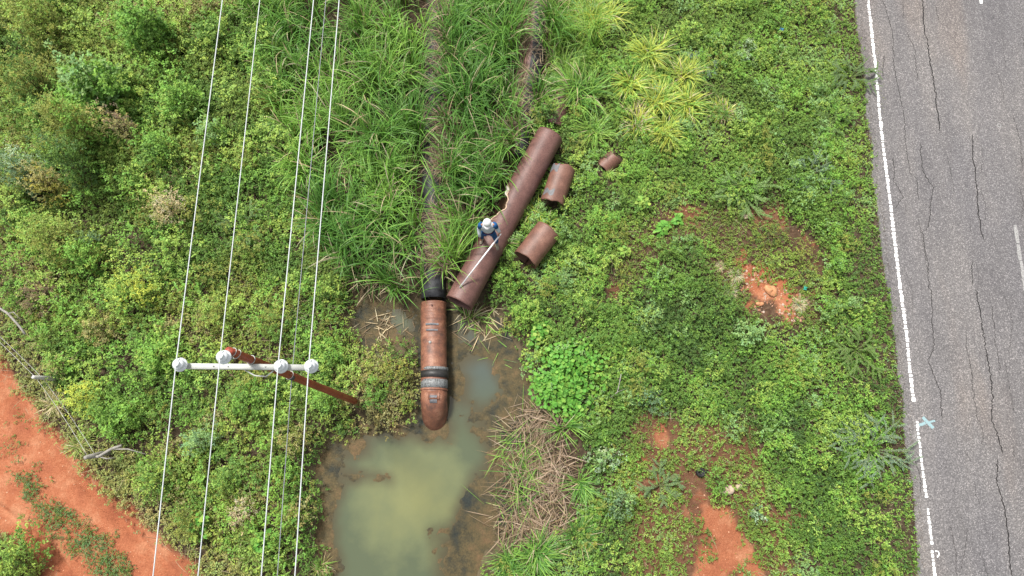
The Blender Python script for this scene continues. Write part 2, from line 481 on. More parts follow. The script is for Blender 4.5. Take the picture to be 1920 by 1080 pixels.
for q_ in range(26):
    r = random.Random(900+q_); xx, yy = r.uniform(1670, 1915), r.uniform(-40, 1080); ln2 = r.uniform(25, 130)
    pts = resample(GA([(xx, yy), (xx+ln2*.12+r.uniform(-5, 5), yy+ln2*.5), (xx+ln2*.14+r.uniform(-7, 7), yy+ln2)], RZ), .03)
    j = np.array([r.gauss(0, .012) for _ in pts]); pts[:, 0] += j; w = r.uniform(.004, .009); n = len(pts)
    if n < 4: continue
    tp = np.clip(np.minimum(np.arange(n), n-1-np.arange(n))/3., .2, 1)
    mb = MB(); mb.add([(p[0]-w*t*r.uniform(.2, 1), p[1], RZ+.0042) for p, t in zip(pts, tp)]+[(p[0]+w*t*r.uniform(.2, 1), p[1], RZ+.0042) for p, t in zip(pts, tp)], [(q, q+1, n+q+1, n+q) for q in range(n-1)])
    mb.build("crack", M_crack, road)
# painted survey marks on the asphalt
def flat_strip(mb, pts, w):
    P = np.array([G(a, b_, RZ)[:2] for a, b_ in pts]); n = len(P)
    T = np.gradient(P, axis=0); T /= np.linalg.norm(T, axis=1)[:, None]; S = np.stack([T[:, 1], -T[:, 0]], -1)
    mb.add([(*(p-s*w/2), RZ+.006) for p, s in zip(P, S)]+[(*(p+s*w/2), RZ+.006) for p, s in zip(P, S)],
           [(q, q+1, n+q+1, n+q) for q in range(n-1)])
mb = MB(); flat_strip(mb, [(1730,782),(1737,790),(1743,796),(1750,803)], .085)
mb.build("painted_cross", M_blue, road)
mb = MB(); o_ = RZ
P = [(1723,797),(1730,795),(1735,793)]; flat_strip(mb, P, .075); flat_strip(mb, [(1742,792),(1748,790),(1753,789)], .05)
for Vv in mb.V: Vv[:, 2] += .001
mb.build("painted_cross", M_blue, road)
mb = MB(); cx, cy, _ = G(1873, 235, RZ); n = 16
a = np.arange(n)*2*pi/n
mb.add([(cx+.062*cos(t), cy+.062*sin(t), RZ+.005) for t in a]+[(cx+.038*cos(t), cy+.038*sin(t), RZ+.005) for t in a], [(q, (q+1) % n, n+(q+1) % n, n+q) for q in range(n)])
mb.build("painted_ring", M_paintworn, road)
mb = MB(); flat_strip(mb, [(1753,1033),(1759,1034),(1761,1039),(1757,1045)], .03)
mb.build("painted_mark", M_paint, road)

# ------------------------------------------------------------------ water
m, nt, b = newmat("murky_water"); v = coords(nt)
pc = G(775, 935, WZ)
def dist_to(p, sx, sy):
    mp = node(nt, "ShaderNodeMapping"); mp.inputs["Location"].default_value = (-p[0]/sx, -p[1]/sy, -WZ)
    mp.inputs["Scale"].default_value = (1/sx, 1/sy, 1)
    nt.links.new(v, mp.inputs[0])
    ln = node(nt, "ShaderNodeVectorMath", operation='LENGTH'); nt.links.new(mp.outputs[0], ln.inputs[0]); return ln.outputs["Value"]
d1 = dist_to(pc, 2.9, 2.9)
ad = node(nt, "ShaderNodeMath", operation='MULTIPLY_ADD'); nt.links.new(noise(nt, v, 1.1, 5, .6), ad.inputs[0]); ad.inputs[1].default_value = .7
nt.links.new(d1, ad.inputs[2])
wc = ramp(nt, ad.outputs[0], [(.35, (.150, .155, .068)), (.75, (.105, .118, .060)), (1.0, (.068, .082, .048))])
wc = mixc(nt, ramp(nt, dist_to(G(900, 640, WZ), 2.0, 2.4), [(.35, (1, 1, 1)), (1, (0, 0, 0))]), wc, (.060, .074, .062))
wa = node(nt, "ShaderNodeAttribute", attribute_name="Col")
wc = mixc(nt, wa.outputs["Fac"], wc, (.058, .050, .028))
nt.links.new(wc, b.inputs["Base Color"])
b.inputs["Roughness"].default_value = .06; b.inputs["IOR"].default_value = 1.33
bump(nt, b, noise(nt, v, 3, 2), .05, .01)
x0, x1 = POND[:, 0].min()-.8, POND[:, 0].max()+.8; y0, y1 = POND[:, 1].min()-.8, POND[:, 1].max()+.8
wx, wy = np.meshgrid(np.linspace(x0, x1, 160), np.linspace(y0, y1, 220))
silt = np.minimum.reduce([sdist(p, wx, wy) for p in (OPEN1, OPEN2, OPEN3, OPEN4)]) + .5*(fbm(wx, wy, .7, 41, 5)-.5)
silt = sm(-.42, .12, silt)
ii = np.arange(wx.size).reshape(wx.shape)
wt = mk("pond_water", np.stack([wx, wy, 0*wx+WZ], -1).reshape(-1, 3), np.stack([ii[:-1, :-1], ii[:-1, 1:], ii[1:, 1:], ii[1:, :-1]], -1).reshape(-1, 4), m, None, np.repeat(silt.reshape(-1, 1), 3, 1))
tag(wt, kind="structure")

# algae and scum mats: skins that rise just above the water and sink below it at their ragged edges
ax_, ay_ = np.meshgrid(np.arange(x0, x1, .03), np.arange(y0, y1, .03))
fo = np.minimum.reduce([sdist(p, ax_, ay_) for p in (OPEN1, OPEN2, OPEN3, OPEN4)])
STR = GA([(640,900),(672,889),(700,896),(740,891),(765,899)], WZ)
fo = np.maximum(fo, .07-pdist(STR, ax_, ay_))
f = fo + .75*(fbm(ax_, ay_, .7, 41, 6)-.5) + .55*(fbm(ax_, ay_, .18, 43, 5)-.5)
az = WZ + np.clip(f*.06, -.05, .010) + .016*(fbm(ax_, ay_, .2, 44, 4)-.5)
keep = (f > -.45) & (sdist(POND, ax_, ay_) < .35)
n1, n2 = ax_.shape; id_ = np.arange(n1*n2).reshape(n1, n2)
kk = keep[:-1, :-1] & keep[1:, 1:] & keep[:-1, 1:] & keep[1:, :-1]
Qa = np.stack([id_[:-1, :-1], id_[:-1, 1:], id_[1:, 1:], id_[1:, :-1]], -1)[kk]
m, nt, b = newmat("algae_scum"); v = coords(nt)
ac = ramp(nt, noise(nt, v, 1.5, 9, .74), [(.34, (.018, .022, .020)), (.43, (.038, .034, .020)), (.53, (.074, .056, .026)), (.66, (.115, .072, .036))])
ac = mixc(nt, 1.0, ac, ramp(nt, noise(nt, v, 22, 5, .8), [(.35, (.7, .7, .7)), (.65, (1.25, 1.25, 1.2))]), 'MULTIPLY')
nt.links.new(ac, b.inputs["Base Color"]); b.inputs["Roughness"].default_value = .7; b.inputs["Specular IOR Level"].default_value = .2
bump(nt, b, noise(nt, v, 25, 6, .8), .5, .02)
used, inv = np.unique(Qa, return_inverse=True)
Va = np.stack([ax_, ay_, az], -1).reshape(-1, 3)[used]
al = mk("algae_mat", Va, inv.reshape(-1, 4), m, None, None, True)
tag(al, "brown-green floating scum and algae around the open pond water", "algae", kind="stuff")

# ------------------------------------------------------------------ pipes
def sweep(mb, pts, r, seg=40, c=(1, 1, 1)):
    return mb.tube(pts, r, seg, c, cap=False)
def solid(o, t=.014, off=-1, mat_off=0):
    md = o.modifiers.new("wall", 'SOLIDIFY'); md.thickness = t; md.offset = off; md.material_offset = mat_off; md.use_even_offset = False
    return o
def path3(pp, d=.1):
    return resample(np.array(pp), d)
# left buried pipe : black wrap, then the rusty repaired end that dives into the pond
R1 = .33
pA = [G(826,-200,.62-.0), G(819,0,.2), G(812,300,.18), (G(812,568,.10))]
pA = [Vector((p[0], p[1], z)) for p, z in zip(pA, (.10, .08, .04, .0))]
base1 = pA[-1]
lp = empty("water_main_pipe", (base1[0], base1[1], -.33), "long old water pipe wrapped in black with a rusty banded end dipping into the pond", "pipe")
def rel(parent, o):
    o.location = -Vector(parent.location); return o
mb = MB(); sweep(mb, [tuple(p) for p in path3([tuple(p) for p in pA], .25)], R1)
rel(lp, solid(mb.build("black_wrapped_section", M_wrap, lp, True)))
# rings of wrap tape overlap
ptop = G(811,742,.33); pbend = Vector((ptop[0], ptop[1], .0)); pend = Vector((G(807,790,0)[0], G(806,860,0)[1], 0))
r1s = base1 + Vector((0, .02, 0))
ln = (pbend-r1s).length
prof = []
for q in range(int(ln/.02)+1):
    t = q*.02; p = r1s.lerp(pbend, t/ln)
    groove = .0
    if t < 1.15:
        groove = .010*max(0, sin(t*34)) + .006*sin(t*71)*(t < .9)
    prof.append((p, R1+.012+groove*.7))
mb = MB(); mb.tube([tuple(p) for p, _ in prof], [r_ for _, r_ in prof], 44, cap=False)
rs = rel(lp, solid(mb.build("rusty_sleeve", M_pipe_or, lp, True), .02))
# inclined end elbow
dv = Vector((-.02, -1, -1.25)).normalized()
e0 = pbend; pts = [e0+Vector((0, .12, 0)), e0, e0 + Vector((0, -.07, -.012)), e0 + Vector((0, -.13, -.045)), e0 + Vector((0, -.18, -.095)), e0 + Vector((0, -.18, -.095)) + dv*1.6]
mb = MB(); sweep(mb, [tuple(p) for p in pts], R1+.016)
rel(lp, solid(mb.build("sloping_end", M_pipe_or, lp, True), .02))
def ring(name, t0, t1, r, mat):
    mb = MB(); a = pbend + Vector((0, -t0+.66, -.0)); b_ = pbend + Vector((0, -t1+.66, -.0))
    mb.tube([tuple(a+Vector((0, .002, 0))), tuple(a), tuple(a.lerp(b_, .5)), tuple(b_), tuple(b_-Vector((0, .002, 0)))], [R1-.01, r, r+.004, r, R1-.01], 44, cap=False)
    return rel(lp, mb.build(name, mat, lp, True))
ring("grey_ring", -.10, -.02, R1+.026, M_silver)
ring("black_band", -.01, .17, R1+.036, M_band)
ring("silver_band", .22, .44, R1+.022, M_silver)
ring("rust_weld_ring", .46, .50, R1+.03, M_pipe_or)
# patch plate, boss
def on_top(pt, ang, r, w, l, th, name, mat, slope=0):
    mb = MB(); segs = 5; V = []; 
    for a in np.linspace(ang-w/2/r, ang+w/2/r, segs):
        for y in (0, -l):
            for rr in (r, r+th):
                V.append((pt[0]+rr*sin(a), pt[1]+y, pt[2]+rr*cos(a)+slope*y))
    Q = []
    for s_ in range(segs-1):
        o = s_*4; Q += [(o+1, o+5, o+7, o+3), (o, o+1, o+5, o+4)[::-1], (o+2, o+3, o+7, o+6)]
    o = 0; Q.append((0, 2, 3, 1)); o = (segs-1)*4; Q.append((o, o+1, o+3, o+2))
    mb.add(V, Q); return rel(lp, mb.build(name, mat, lp))
q0 = e0 + Vector((0, -.02, .0))
on_top(q0+Vector((0,.12,.0)), .10, R1+.022, .28, .19, .014, "patch_plate", M_pipe_or, .0)
on_top(q0+Vector((0,.03,.0)), .06, R1+.032, .18, .19, .016, "cover_plate", M_plate, .22)
on_top(r1s+Vector((0, -.62, 0)), .05, R1+.014, .34, .05, .018, "weld_strip", M_plate)
on_top(r1s+Vector((0, -.78, 0)), .05, R1+.014, .30, .045, .018, "weld_strip", M_plate)
mb = MB(); bp = r1s + Vector((-.02, -1.13, R1+.0)); mb.lathe(tuple(bp), [(.042, 0), (.04, .02), (.025, .035), (.0001, .04)], 14)
rel(lp, mb.build("bolt_boss", M_steel, lp, True))
mb = MB(); bp = r1s + Vector((-.0, -.14, R1+.0)); mb.lathe(tuple(bp), [(.03, 0), (.03, .03), (.0001, .035)], 10)
rel(lp, mb.build("bolt_boss", M_pipe, lp, True))

# second black pipe, emerging only in gaps of the grass
p2 = [Vector((*G(1034,-200,.3)[:2], .10)), Vector((*G(1007,0,.3)[:2], .06)), Vector((*G(1000,100,.3)[:2], .04)), Vector((*G(985,190,.3)[:2], 0)), Vector((*G(966,300,.3)[:2], -.05))]
q = empty("black_pipe", (p2[3][0], p2[3][1], -.33), "black wrapped pipe with a rusty flank half buried in tall grass near the top", "pipe")
P2 = resample(np.array([tuple(p) for p in p2]), .2)
mb = MB(); sweep(mb, P2, .33)
rel(q, solid(mb.build("black_wrap", M_wrap, q, True)))
def arc_shell(mb, P, r, a0, a1, seg=16):
    P = np.asarray(P, float); n = len(P); T = np.gradient(P, axis=0); T /= np.linalg.norm(T, axis=1)[:, None]
    Xv = np.cross(T, [0, 0, 1.]); Xv /= np.linalg.norm(Xv, axis=1)[:, None]; Yv = np.cross(Xv, T)
    aa = np.linspace(a0, a1, seg); V = P[:, None]+r*(np.sin(aa)[None, :, None]*Xv[:, None]+np.cos(aa)[None, :, None]*Yv[:, None])
    ii = np.arange(n*seg).reshape(n, seg)
    return mb.add(V.reshape(-1, 3), np.stack([ii[:-1, :-1], ii[:-1, 1:], ii[1:, 1:], ii[1:, :-1]], -1).reshape(-1, 4))
T2 = P2[1]-P2[0]; sgn = 1 if np.cross(T2, [0, 0, 1.])[0] < 0 else -1
mb = MB(); arc_shell(mb, P2, .338, sgn*.12, sgn*1.9)
rel(q, mb.build("rusty_flank", M_pipe, q, True))

# big torn pipe
RB = .385
bA = Vector((*G(1031,254,.385)[:2], .39)); bB = Vector((*G(861,568,.385)[:2], .37))
bp_ = empty("torn_steel_pipe", ((bA+bB)/2 - Vector((0, 0, .385))), "long rusty brown steel pipe with a torn side that the worker stands on", "pipe")
L = (bB-bA).length; ax = (bB-bA).normalized(); sd_ = Vector((ax[1], -ax[0], 0)).normalized()   # side vector
if sd_[0] > 0: sd_ = -sd_                                            # points to the left of the picture
nt_, na_ = int(L/.05), 96
tc = lambda px, py: (Vector(G(px, py, .5)) - bA).dot(ax)/1.0
t_lo, t_hi = tc(948, 345), tc(900, 425)
def cutang(t):
    if t < t_lo or t > t_hi: return 9
    s_ = (t-t_lo)/(t_hi-t_lo)
    return radians(80 - 66*sin(pi*s_**.85)**.7 + 5*sin(t*9) + 3*sin(t*23))
V = []; 
def bpt(t, a, r=RB):
    return bA + ax*t + (sd_*sin(a) + Vector((0, 0, 1))*cos(a))*r
for i in range(nt_+1):
    for j in range(na_):
        t = L*i/nt_; a = 2*pi*j/na_
        rr = RB*(1+.006*sin(t*3+a*2))
        V.append(tuple(bpt(t, a, rr)))
Q = []; 
for i in range(nt_):
    t = L*(i+.5)/nt_; ca = cutang(t)
    for j in range(na_):
        a = 2*pi*(j+.5)/na_
        if ca < a < radians(165): continue
        k = (j+1) % na_
        Q.append((i*na_+j, (i+1)*na_+j, (i+1)*na_+k, i*na_+k))
o = mk("pipe_wall", np.array(V)-np.array(bp_.location), Q, [M_pipe, M_pipe_in], bp_, None, True)
o.data.flip_normals() if False else None
solid(o, .02, -1, 0)
md = o.modifiers["wall"]; md.offset = 1
mb = MB(); edge = []
for q_ in np.linspace(t_lo, t_hi, 60):
    edge.append(tuple(bpt(q_, cutang(q_)-.02, RB+.006)))
mb.tube(edge, [.012+.006*abs(sin(i*.9)) for i in range(60)], 6)
rel(bp_, mb.build("torn_rim", plain("pale_torn_edge", (.50, .36, .26), .8, .2, 0, .2, 25), bp_))
mb = MB(); arcp = []
for i in range(12):
    t = t_lo + (t_hi-t_lo)*(.02+.25*i/11); arcp.append(tuple(bpt(t, cutang(t)+.10+.05*sin(i), RB+.0)))
mb.tube(arcp, [.012+.035*sin(pi*i/11) for i in range(12)], 8)
rel(bp_, mb.build("peeled_flap", plain("peeled_grey_lining", (.42, .38, .32), .8, .2, 0, .2, 20), bp_))
mb = MB(); Pi = [tuple(bpt(t, 0, 0)) for t in np.linspace(t_lo-.3, t_hi+.3, 20)]
PiN = np.array(Pi)
def shell_side(a0, a1, r, t0, t1, n=24, k=20):
    V = [tuple(bpt(t, a, r)) for t in np.linspace(t0, t1, n) for a in np.linspace(a0, a1, k)]
    ii = np.arange(n*k).reshape(n, k); return V, np.stack([ii[:-1, :-1], ii[:-1, 1:], ii[1:, 1:], ii[1:, :-1]], -1).reshape(-1, 4)
Vv, Qq = shell_side(radians(95), radians(165), RB-.03, t_lo+.25, t_hi-.1)
mb.add(Vv, Qq); rel(bp_, mb.build("inner_lining", M_pipe_in, bp_, True))

# pipe pieces
def piece(name, A, B_, r, a0, a1, mat, label, tilt=0, ragged=.06, seed=1, patches=None):
    A = Vector(A); B_ = Vector(B_); axd = (B_-A).normalized(); Ln = (B_-A).length
    side = axd.cross(Vector((0, 0, 1))).normalized(); up = side.cross(axd).normalized()
    if tilt:
        side, up = side*cos(tilt)+up*sin(tilt), up*cos(tilt)-side*sin(tilt)
    root = empty(name, ((A+B_)/2 - Vector((0, 0, r))), label, "pipe piece")
    rr = random.Random(seed); n, k = 26, 40
    ph = [rr.uniform(0, 6) for _ in range(6)]
    V = []; ragged *= .55
    for i in range(n):
        for j in range(k):
            a = a0+(a1-a0)*j/(k-1)
            w0 = ragged*(sin(a*2+ph[0])+.5*sin(a*5+ph[1])); w1 = ragged*(sin(a*2+ph[2])+.5*sin(a*6+ph[3]))
            t = w0 + (Ln-w0+w1)*i/(n-1)
            rad = r*(1+.02*sin(3*a+ph[4])+.01*sin(t*7))
            V.append(tuple(A+axd*t+side*rad*sin(a)+up*rad*cos(a)))
    ii = np.arange(n*k).reshape(n, k)
    Q = np.stack([ii[:-1, :-1], ii[:-1, 1:], ii[1:, 1:], ii[1:, :-1]], -1).reshape(-1, 4)
    o = mk("curved_wall", np.array(V)-np.array(root.location), Q, mat, root, None, True)
    solid(o, .018, 0)
    for (t0, t1, b0, b1, m_) in (patches or []):
        V2 = []
        for t in np.linspace(t0, t1, 8):
            for a in np.linspace(b0, b1, 10):
                wv = .04*sin(a*9+t*11)
                rad = (r*(1+.02*sin(3*a+ph[4])+.01*sin(t*7)))+.0125
                V2.append(tuple(A+axd*(t+wv)+side*rad*sin(a)+up*rad*cos(a)-root.location))
        jj = np.arange(80).reshape(8, 10)
        mk("flaking_coating", V2, np.stack([jj[:-1, :-1], jj[:-1, 1:], jj[1:, 1:], jj[1:, :-1]], -1).reshape(-1, 4), m_, root, None, True)
    return root
M_coat = plain("grey_coating", (.105, .105, .11), .6, .4, 0, .3, 14)
piece("pipe_fragment", G(1057,316,.35), G(1034,382,.30), .32, -1.6, 1.7, M_frag, "broken half shell of rusty pipe with grey corners, right of the long torn pipe", .15, .05, 2,
      [(.04, .24, .5, 1.5, M_coat), (.80, .95, .2, 1.2, M_coat)])
piece("pipe_fragment", G(1028,432,.36), G(985,488,.36), .35, -3.1, 3.1, M_frag, "short open-ended rusty pipe stub lying just right of the worker", 0, .03, 5)
piece("pipe_fragment", G(1154,294,.10), G(1130,316,.0), .27, -1.0, 1.2, M_frag, "small curved scrap of brown pipe alone in the bushes, rightmost of the pipe pieces", .35, .05, 8)
piece("pipe_fragment", G(1066,158,.02), G(1036,238,.02), .27, -1.7, 1.7, M_pipe, "partly buried length of brown pipe above the upper end of the torn pipe", 0, .03, 9)

# ------------------------------------------------------------------ utility pole and lines
def line_pt(p, q, z, t):
    a = np.array(G(*p, z)); b_ = np.array(G(*q, z)); return a+(b_-a)*t
PB = np.array([-4.04, 1.56, -.1]); PH = 8.35
pole = empty("utility_pole", (PB[0], PB[1], 0), "red painted steel power pole with a white crossarm at the foot of the green thicket", "power pole")
mb = MB(pole.location); mb.tube([(PB[0], PB[1], z) for z in (-.3, 2, 4, 6, 8, PH)], [.088, .082, .076, .070, .062, .060], 20)
mb.build("pole_shaft", M_polered, pole, True)
HA = 7.50                                   # crossarm height
aL, aR = G(337, 686, HA), G(597, 689, HA)
aL = Vector(aL); aR = Vector(aR); au = (aR-aL).normalized(); ang = math.atan2(au[1], au[0])
Rm = np.array([[cos(ang), -sin(ang), 0], [sin(ang), cos(ang), 0], [0, 0, 1]])
mb = MB(pole.location); L_ = (aR-aL).length; mid = (aL+aR)/2
mb.box(tuple(mid), (L_, .085, .012), Rm); mb.box(tuple(mid+Vector((0, -.037, -.046))), (L_, .010, .079), Rm)
arm = mb.build("crossarm", M_galv, pole)
mb = MB(pole.location)
for k in (.245, .35, .62):
    mb = MB(pole.location); mb.lathe(tuple(aL.lerp(aR, k)+Vector((0, 0, .006))), [(.012, 0), (.012, .012), (.0001, .014)], 8)
    mb.build("bolt", M_steel, arm)
def insulator(c, parent, scale=1.0):
    c = Vector(c); mb = MB(pole.location); s = scale
    mb.lathe(tuple(c), [(.03*s, 0), (.035*s, .02), (.075*s, .03), (.108*s, .038), (.110*s, .048), (.08*s, .068), (.050*s, .082), (.046*s, .105),
                        (.085*s, .115), (.088*s, .123), (.05*s, .145), (.034*s, .160), (.034*s, .172), (.046*s, .178), (.046*s, .192), (.03*s, .200), (.0001, .201)], 28)
    ins = mb.build("insulator", M_white, parent, True)
    mb = MB(pole.location); mb.tube([tuple(c+Vector((0, 0, -.12))), tuple(c+Vector((0, 0, .01)))], .012, 8)
    mb.build("pin", M_steel, ins)
    return c+Vector((0, 0, .185*s))
IH = HA+.04
tips = []
for px, py in ((335, 683), (525, 686), (582, 686)):
    c = Vector(G(px, py, IH+.1)); c.z = IH; tips.append(insulator(c, pole))
cT = Vector(G(415, 668, PH+.12)); cT.z = PH-.02
tipT = insulator(cT, pole, .95)
# bracket of the top insulator, tie rods, collar bands
mb = MB(pole.location)
pt = Vector((PB[0], PB[1], PH-.12))
mb.tube([tuple(cT+Vector((0, 0, -.10))), tuple(cT+Vector((.05, 0, -.14))), tuple(pt+Vector((-.07, 0, -.02)))], .016, 8)
mb.build("top_bracket", M_steel, pole)
def band(z, r=.09, tiltz=.03):
    mb = MB(pole.location)
    mb.tube([(PB[0]+r*cos(a), PB[1]+r*sin(a), z+tiltz*cos(a+.7)) for a in np.linspace(0, 2*pi, 21)], .0065, 6)
    mb.build("wire_tie", M_galv, pole)
for z, tz in ((8.22, .05), (8.04, .07), (7.50, .02), (5.60, .05)): band(z, .070 if z > 7 else .078, tz)
mb = MB(pole.location)                      # curved brace under the arm
mb.tube([tuple(mid+au*-.10+Vector((0, -.03, -.05))), tuple(mid+au*.05+Vector((0, -.12, -.13))), tuple(mid+au*.22+Vector((0, -.13, -.16))), tuple(mid+au*.36+Vector((0, -.05, -.06)))], .012, 8)
mb.tube([tuple(mid+au*-.35+Vector((0, -.03, -.09))), (PB[0]-.05, PB[1]-.09, HA-.45)], .010, 8)
mb.tube([tuple(mid+au*.40+Vector((0, -.03, -.09))), (PB[0]+.05, PB[1]-.09, HA-.45)], .010, 8)
mb.build("arm_brace", M_galv, pole)
HN = 5.55
nc = Vector((PB[0], PB[1], HN)); nw = Vector(G(547, 708, HN))
mb = MB(pole.location)
mb.lathe(tuple(nw+Vector((0, 0, -.05))), [(.0001, 0), (.045, .005), (.055, .03), (.04, .05), (.055, .07), (.045, .095), (.0001, .10)], 14)
mb.box(tuple((nc+nw)/2), ((nc-nw).length, .03, .04), np.array([[1, 0, 0], [0, 1, 0], [0, 0, 1]]))
mb.build("spool_clamp", plain("dark_clamp", (.05, .05, .05), .5), pole)

def wire(name, tip, a, b_, z, rad, mat, label):
    """runs both ways from the insulator, dead straight in plan with a slight sag"""
    A = np.array(G(*a, z)); B = np.array(G(*b_, z)); T = np.array(tip); pts = []
    dU = (A-T)[:2]/np.linalg.norm((A-T)[:2]); dD = (B-T)[:2]/np.linalg.norm((B-T)[:2])
    for s in np.linspace(-55, 0, 40): pts.append((T[0]-dD[0]*s, T[1]-dD[1]*s, T[2]+.0*s))
    for s in np.linspace(1.4, 55, 40): pts.append((T[0]+dU[0]*s, T[1]+dU[1]*s, T[2]))
    root = Vector(tip)
    mb = MB(root); mb.tube(pts, rad, 6)
    o = mb.build(name, mat); o.location = root
    return tag(o, label, "power line", "overhead lines strung on the red pole")
wire("power_line", tips[0], (417, 0), (287, 1080), IH+.185, .0095, M_wire, "leftmost white overhead wire, on the insulator at the left end of the crossarm")
wire("power_line", tipT, (487, 0), (371, 1080), PH+.16, .0080, M_wire, "white overhead wire tied to the single insulator at the top of the red pole")
wire("power_line", tips[1], (588, 0), (490, 1080), IH+.185, .0095, M_wire, "white overhead wire on the second insulator from the right of the crossarm")
wire("power_line", tips[2], (636, 0), (553, 1080), IH+.185, .0095, M_wire, "rightmost white overhead wire, on the insulator at the right end of the crossarm")
wire("power_line", nw, (611, 0), (520, 1080), HN, .0070, M_wiredk, "thin dark grey overhead wire clamped to the pole below the crossarm")

# ------------------------------------------------------------------ person
def pipe_top(x, y):
    p = Vector((x, y, 0)) - bA; s = p.dot(sd_); c = bA.z + (bB.z-bA.z)*p.dot(ax)/L
    return c + math.sqrt(max(0, (RB+.006)**2 - s*s))
fl = G(904, 448, .76); fr = G(931, 460, .70)
fl.z = pipe_top(fl.x, fl.y); fr.z = pipe_top(fr.x, fr.y)
F0 = (fl+fr)/2
per = empty("person", (F0.x, F0.y, min(fl.z, fr.z)), "person in a white cap and blue and white shirt standing on the long torn pipe", "person")
def PL(x, y, z): return Vector((F0.x+x, F0.y+y, F0.z+z))
# pose: facing down the picture (-Y), bent forward a little, looking down
pel = PL(0, .04, .88); wst = PL(0, .0, 1.02); che = PL(0, .0, 1.24); nek = PL(0, .02, 1.42); hb = PL(0, .01, 1.49)
head = PL(0, -.03, 1.585)
hipL, hipR = PL(-.09, .04, .84), PL(.09, .04, .84)
kL = Vector((fl.x-.0, fl.y-.06, fl.z+.47)); kR = Vector((fr.x, fr.y-.0, fr.z+.47))
aLk = fl+Vector((0, .02, .09)); aRk = fr+Vector((0, .05, .09))
shL, shR = PL(-.165, .02, 1.36), PL(.165, .02, 1.36)
elL, elR = PL(-.225, .0, 1.09), PL(.230, .0, 1.10)
wrL = PL(-.215, -.17, .93)
hR = Vector(G(937, 441, 1.68)); wrR = hR + Vector((.0, .05, .06))
def skin(name, verts, edges, radii, mat, parent, sub=2, root=0, smooth=True):
    me = bpy.data.meshes.new(name)
    me.from_pydata([tuple(Vector(v)-Vector(parent_base.location)) for v in verts], edges, [])
    o = bpy.data.objects.new(name, me); col.objects.link(o); o.parent = parent
    me.materials.append(mat)
    md = o.modifiers.new("skin", 'SKIN'); md.use_smooth_shade = True
    for i, r_ in enumerate(radii):
        sv = me.skin_vertices[0].data[i]; sv.radius = r_ if isinstance(r_, tuple) else (r_, r_); sv.use_root = (i == root)
    if sub:
        s_ = o.modifiers.new("sub", 'SUBSURF'); s_.levels = sub; s_.render_levels = sub
    return o
parent_base = per
M_skin = plain("skin", (.30, .15, .09), .55, .4, 0, .08, 20)
M_shw = plain("white_shirt_cloth", (.40, .43, .46), .85, .2, 0, .08, 25, .3)
M_shb = plain("blue_sleeve_cloth", (.012, .07, .19), .85, .2, 0, .15, 25)
M_mar = plain("maroon_cloth", (.10, .02, .05), .9, .1, 0, .2, 25)
M_jean = plain("blue_jeans", (.025, .065, .16), .9, .1, 0, .35, 22)
M_boot = plain("dusty_boot", (.20, .17, .13), .85, .2, 0, .2, 20)
M_capw = plain("white_cap_cloth", (.55, .55, .55), .8, .2, 0, .04, 20)
M_hair = plain("dark_hair", (.02, .016, .014), .7, .3, 0, .3, 40)
V = [pel, wst, che, nek, hb, hipL, kL, aLk, hipR, kR, aRk, shL, elL, wrL, shR, elR, wrR]
E = [(0, 1), (1, 2), (2, 3), (3, 4), (0, 5), (5, 6), (6, 7), (0, 8), (8, 9), (9, 10), (2, 11), (11, 12), (12, 13), (2, 14), (14, 15), (15, 16)]
Rr = [.07, .065, .055, .04, .045, .07, .052, .036, .07, .052, .036, .030, .034, .024, .030, .034, .024]
# head and hands belong to the same skin mesh: head chain grows from the neck
V += [head+Vector((0, .0, -.03)), head+Vector((0, -.015, .05))]; E += [(4, 17), (17, 18)]; Rr += [.078, .080]
def hand(wr, dirv, palm_n, curl, side):
    """palm and five unequal bent fingers, rooted in the wrist vertex"""
    global V, E, Rr
    d = dirv.normalized(); n_ = palm_n.normalized(); s_ = d.cross(n_).normalized()
    wi = next(i for i, v_ in enumerate(V) if v_ is wr)
    V.append(wr+d*.045); E.append((wi, len(V)-1)); Rr.append((.030, .018)); pi_ = len(V)-1
    return pi_, d, n_, s_
pL_, d1_, n1_, s1_ = hand(wrL, Vector((.05, -.35, -.9)), Vector((1, 0, 0)), .3, 1)
pR_, d2_, n2_, s2_ = hand(wrR, (hR-wrR), Vector((-1, 0, 0)), 1, -1)
body = skin("body", V, E, Rr, M_skin, per, 2)
def fingers(palm, d, n_, s_, curl, side):
    mbv, mbe, mbr, roots = [], [], [], []
    for k in range(5):
        if k < 4:
            b0 = palm + s_*((k-1.5)*.019) + d*.03; ln_ = (.068, .076, .071, .055)[k]; rr = .0085; dd = d
        else:
            b0 = palm + s_*(-.030) - d*.0; ln_ = .055; rr = .0100; dd = (d*.6 - s_*.7 + n_*.2).normalized()
        p = b0; i0 = len(mbv); mbv.append(p); mbr.append(rr); roots.append(i0); a = .15
        for j in range(3):
            a += curl*(.5 if k == 4 else 1)
            p = p + (dd*cos(a)+n_*sin(a))*ln_*(.42, .32, .26)[j]; mbv.append(p); mbr.append(rr*(.95, .88, .75)[j]); mbe.append((i0+j, i0+j+1))
    me = bpy.data.meshes.new("hand"); me.from_pydata([tuple(v_-Vector(per.location)) for v_ in mbv], mbe, [])
    o = bpy.data.objects.new("fingers", me); col.objects.link(o); o.parent = body; me.materials.append(M_skin)
    o.modifiers.new("skin", 'SKIN').use_smooth_shade = True
    for i, r_ in enumerate(mbr):
        me.skin_vertices[0].data[i].radius = (r_, r_); me.skin_vertices[0].data[i].use_root = i in roots
    s_2 = o.modifiers.new("sub", 'SUBSURF'); s_2.levels = 1; s_2.render_levels = 1
fingers(V[pL_], d1_, n1_, s1_, .28, 1)
fingers(V[pR_], d2_, n2_, s2_, .95, -1)
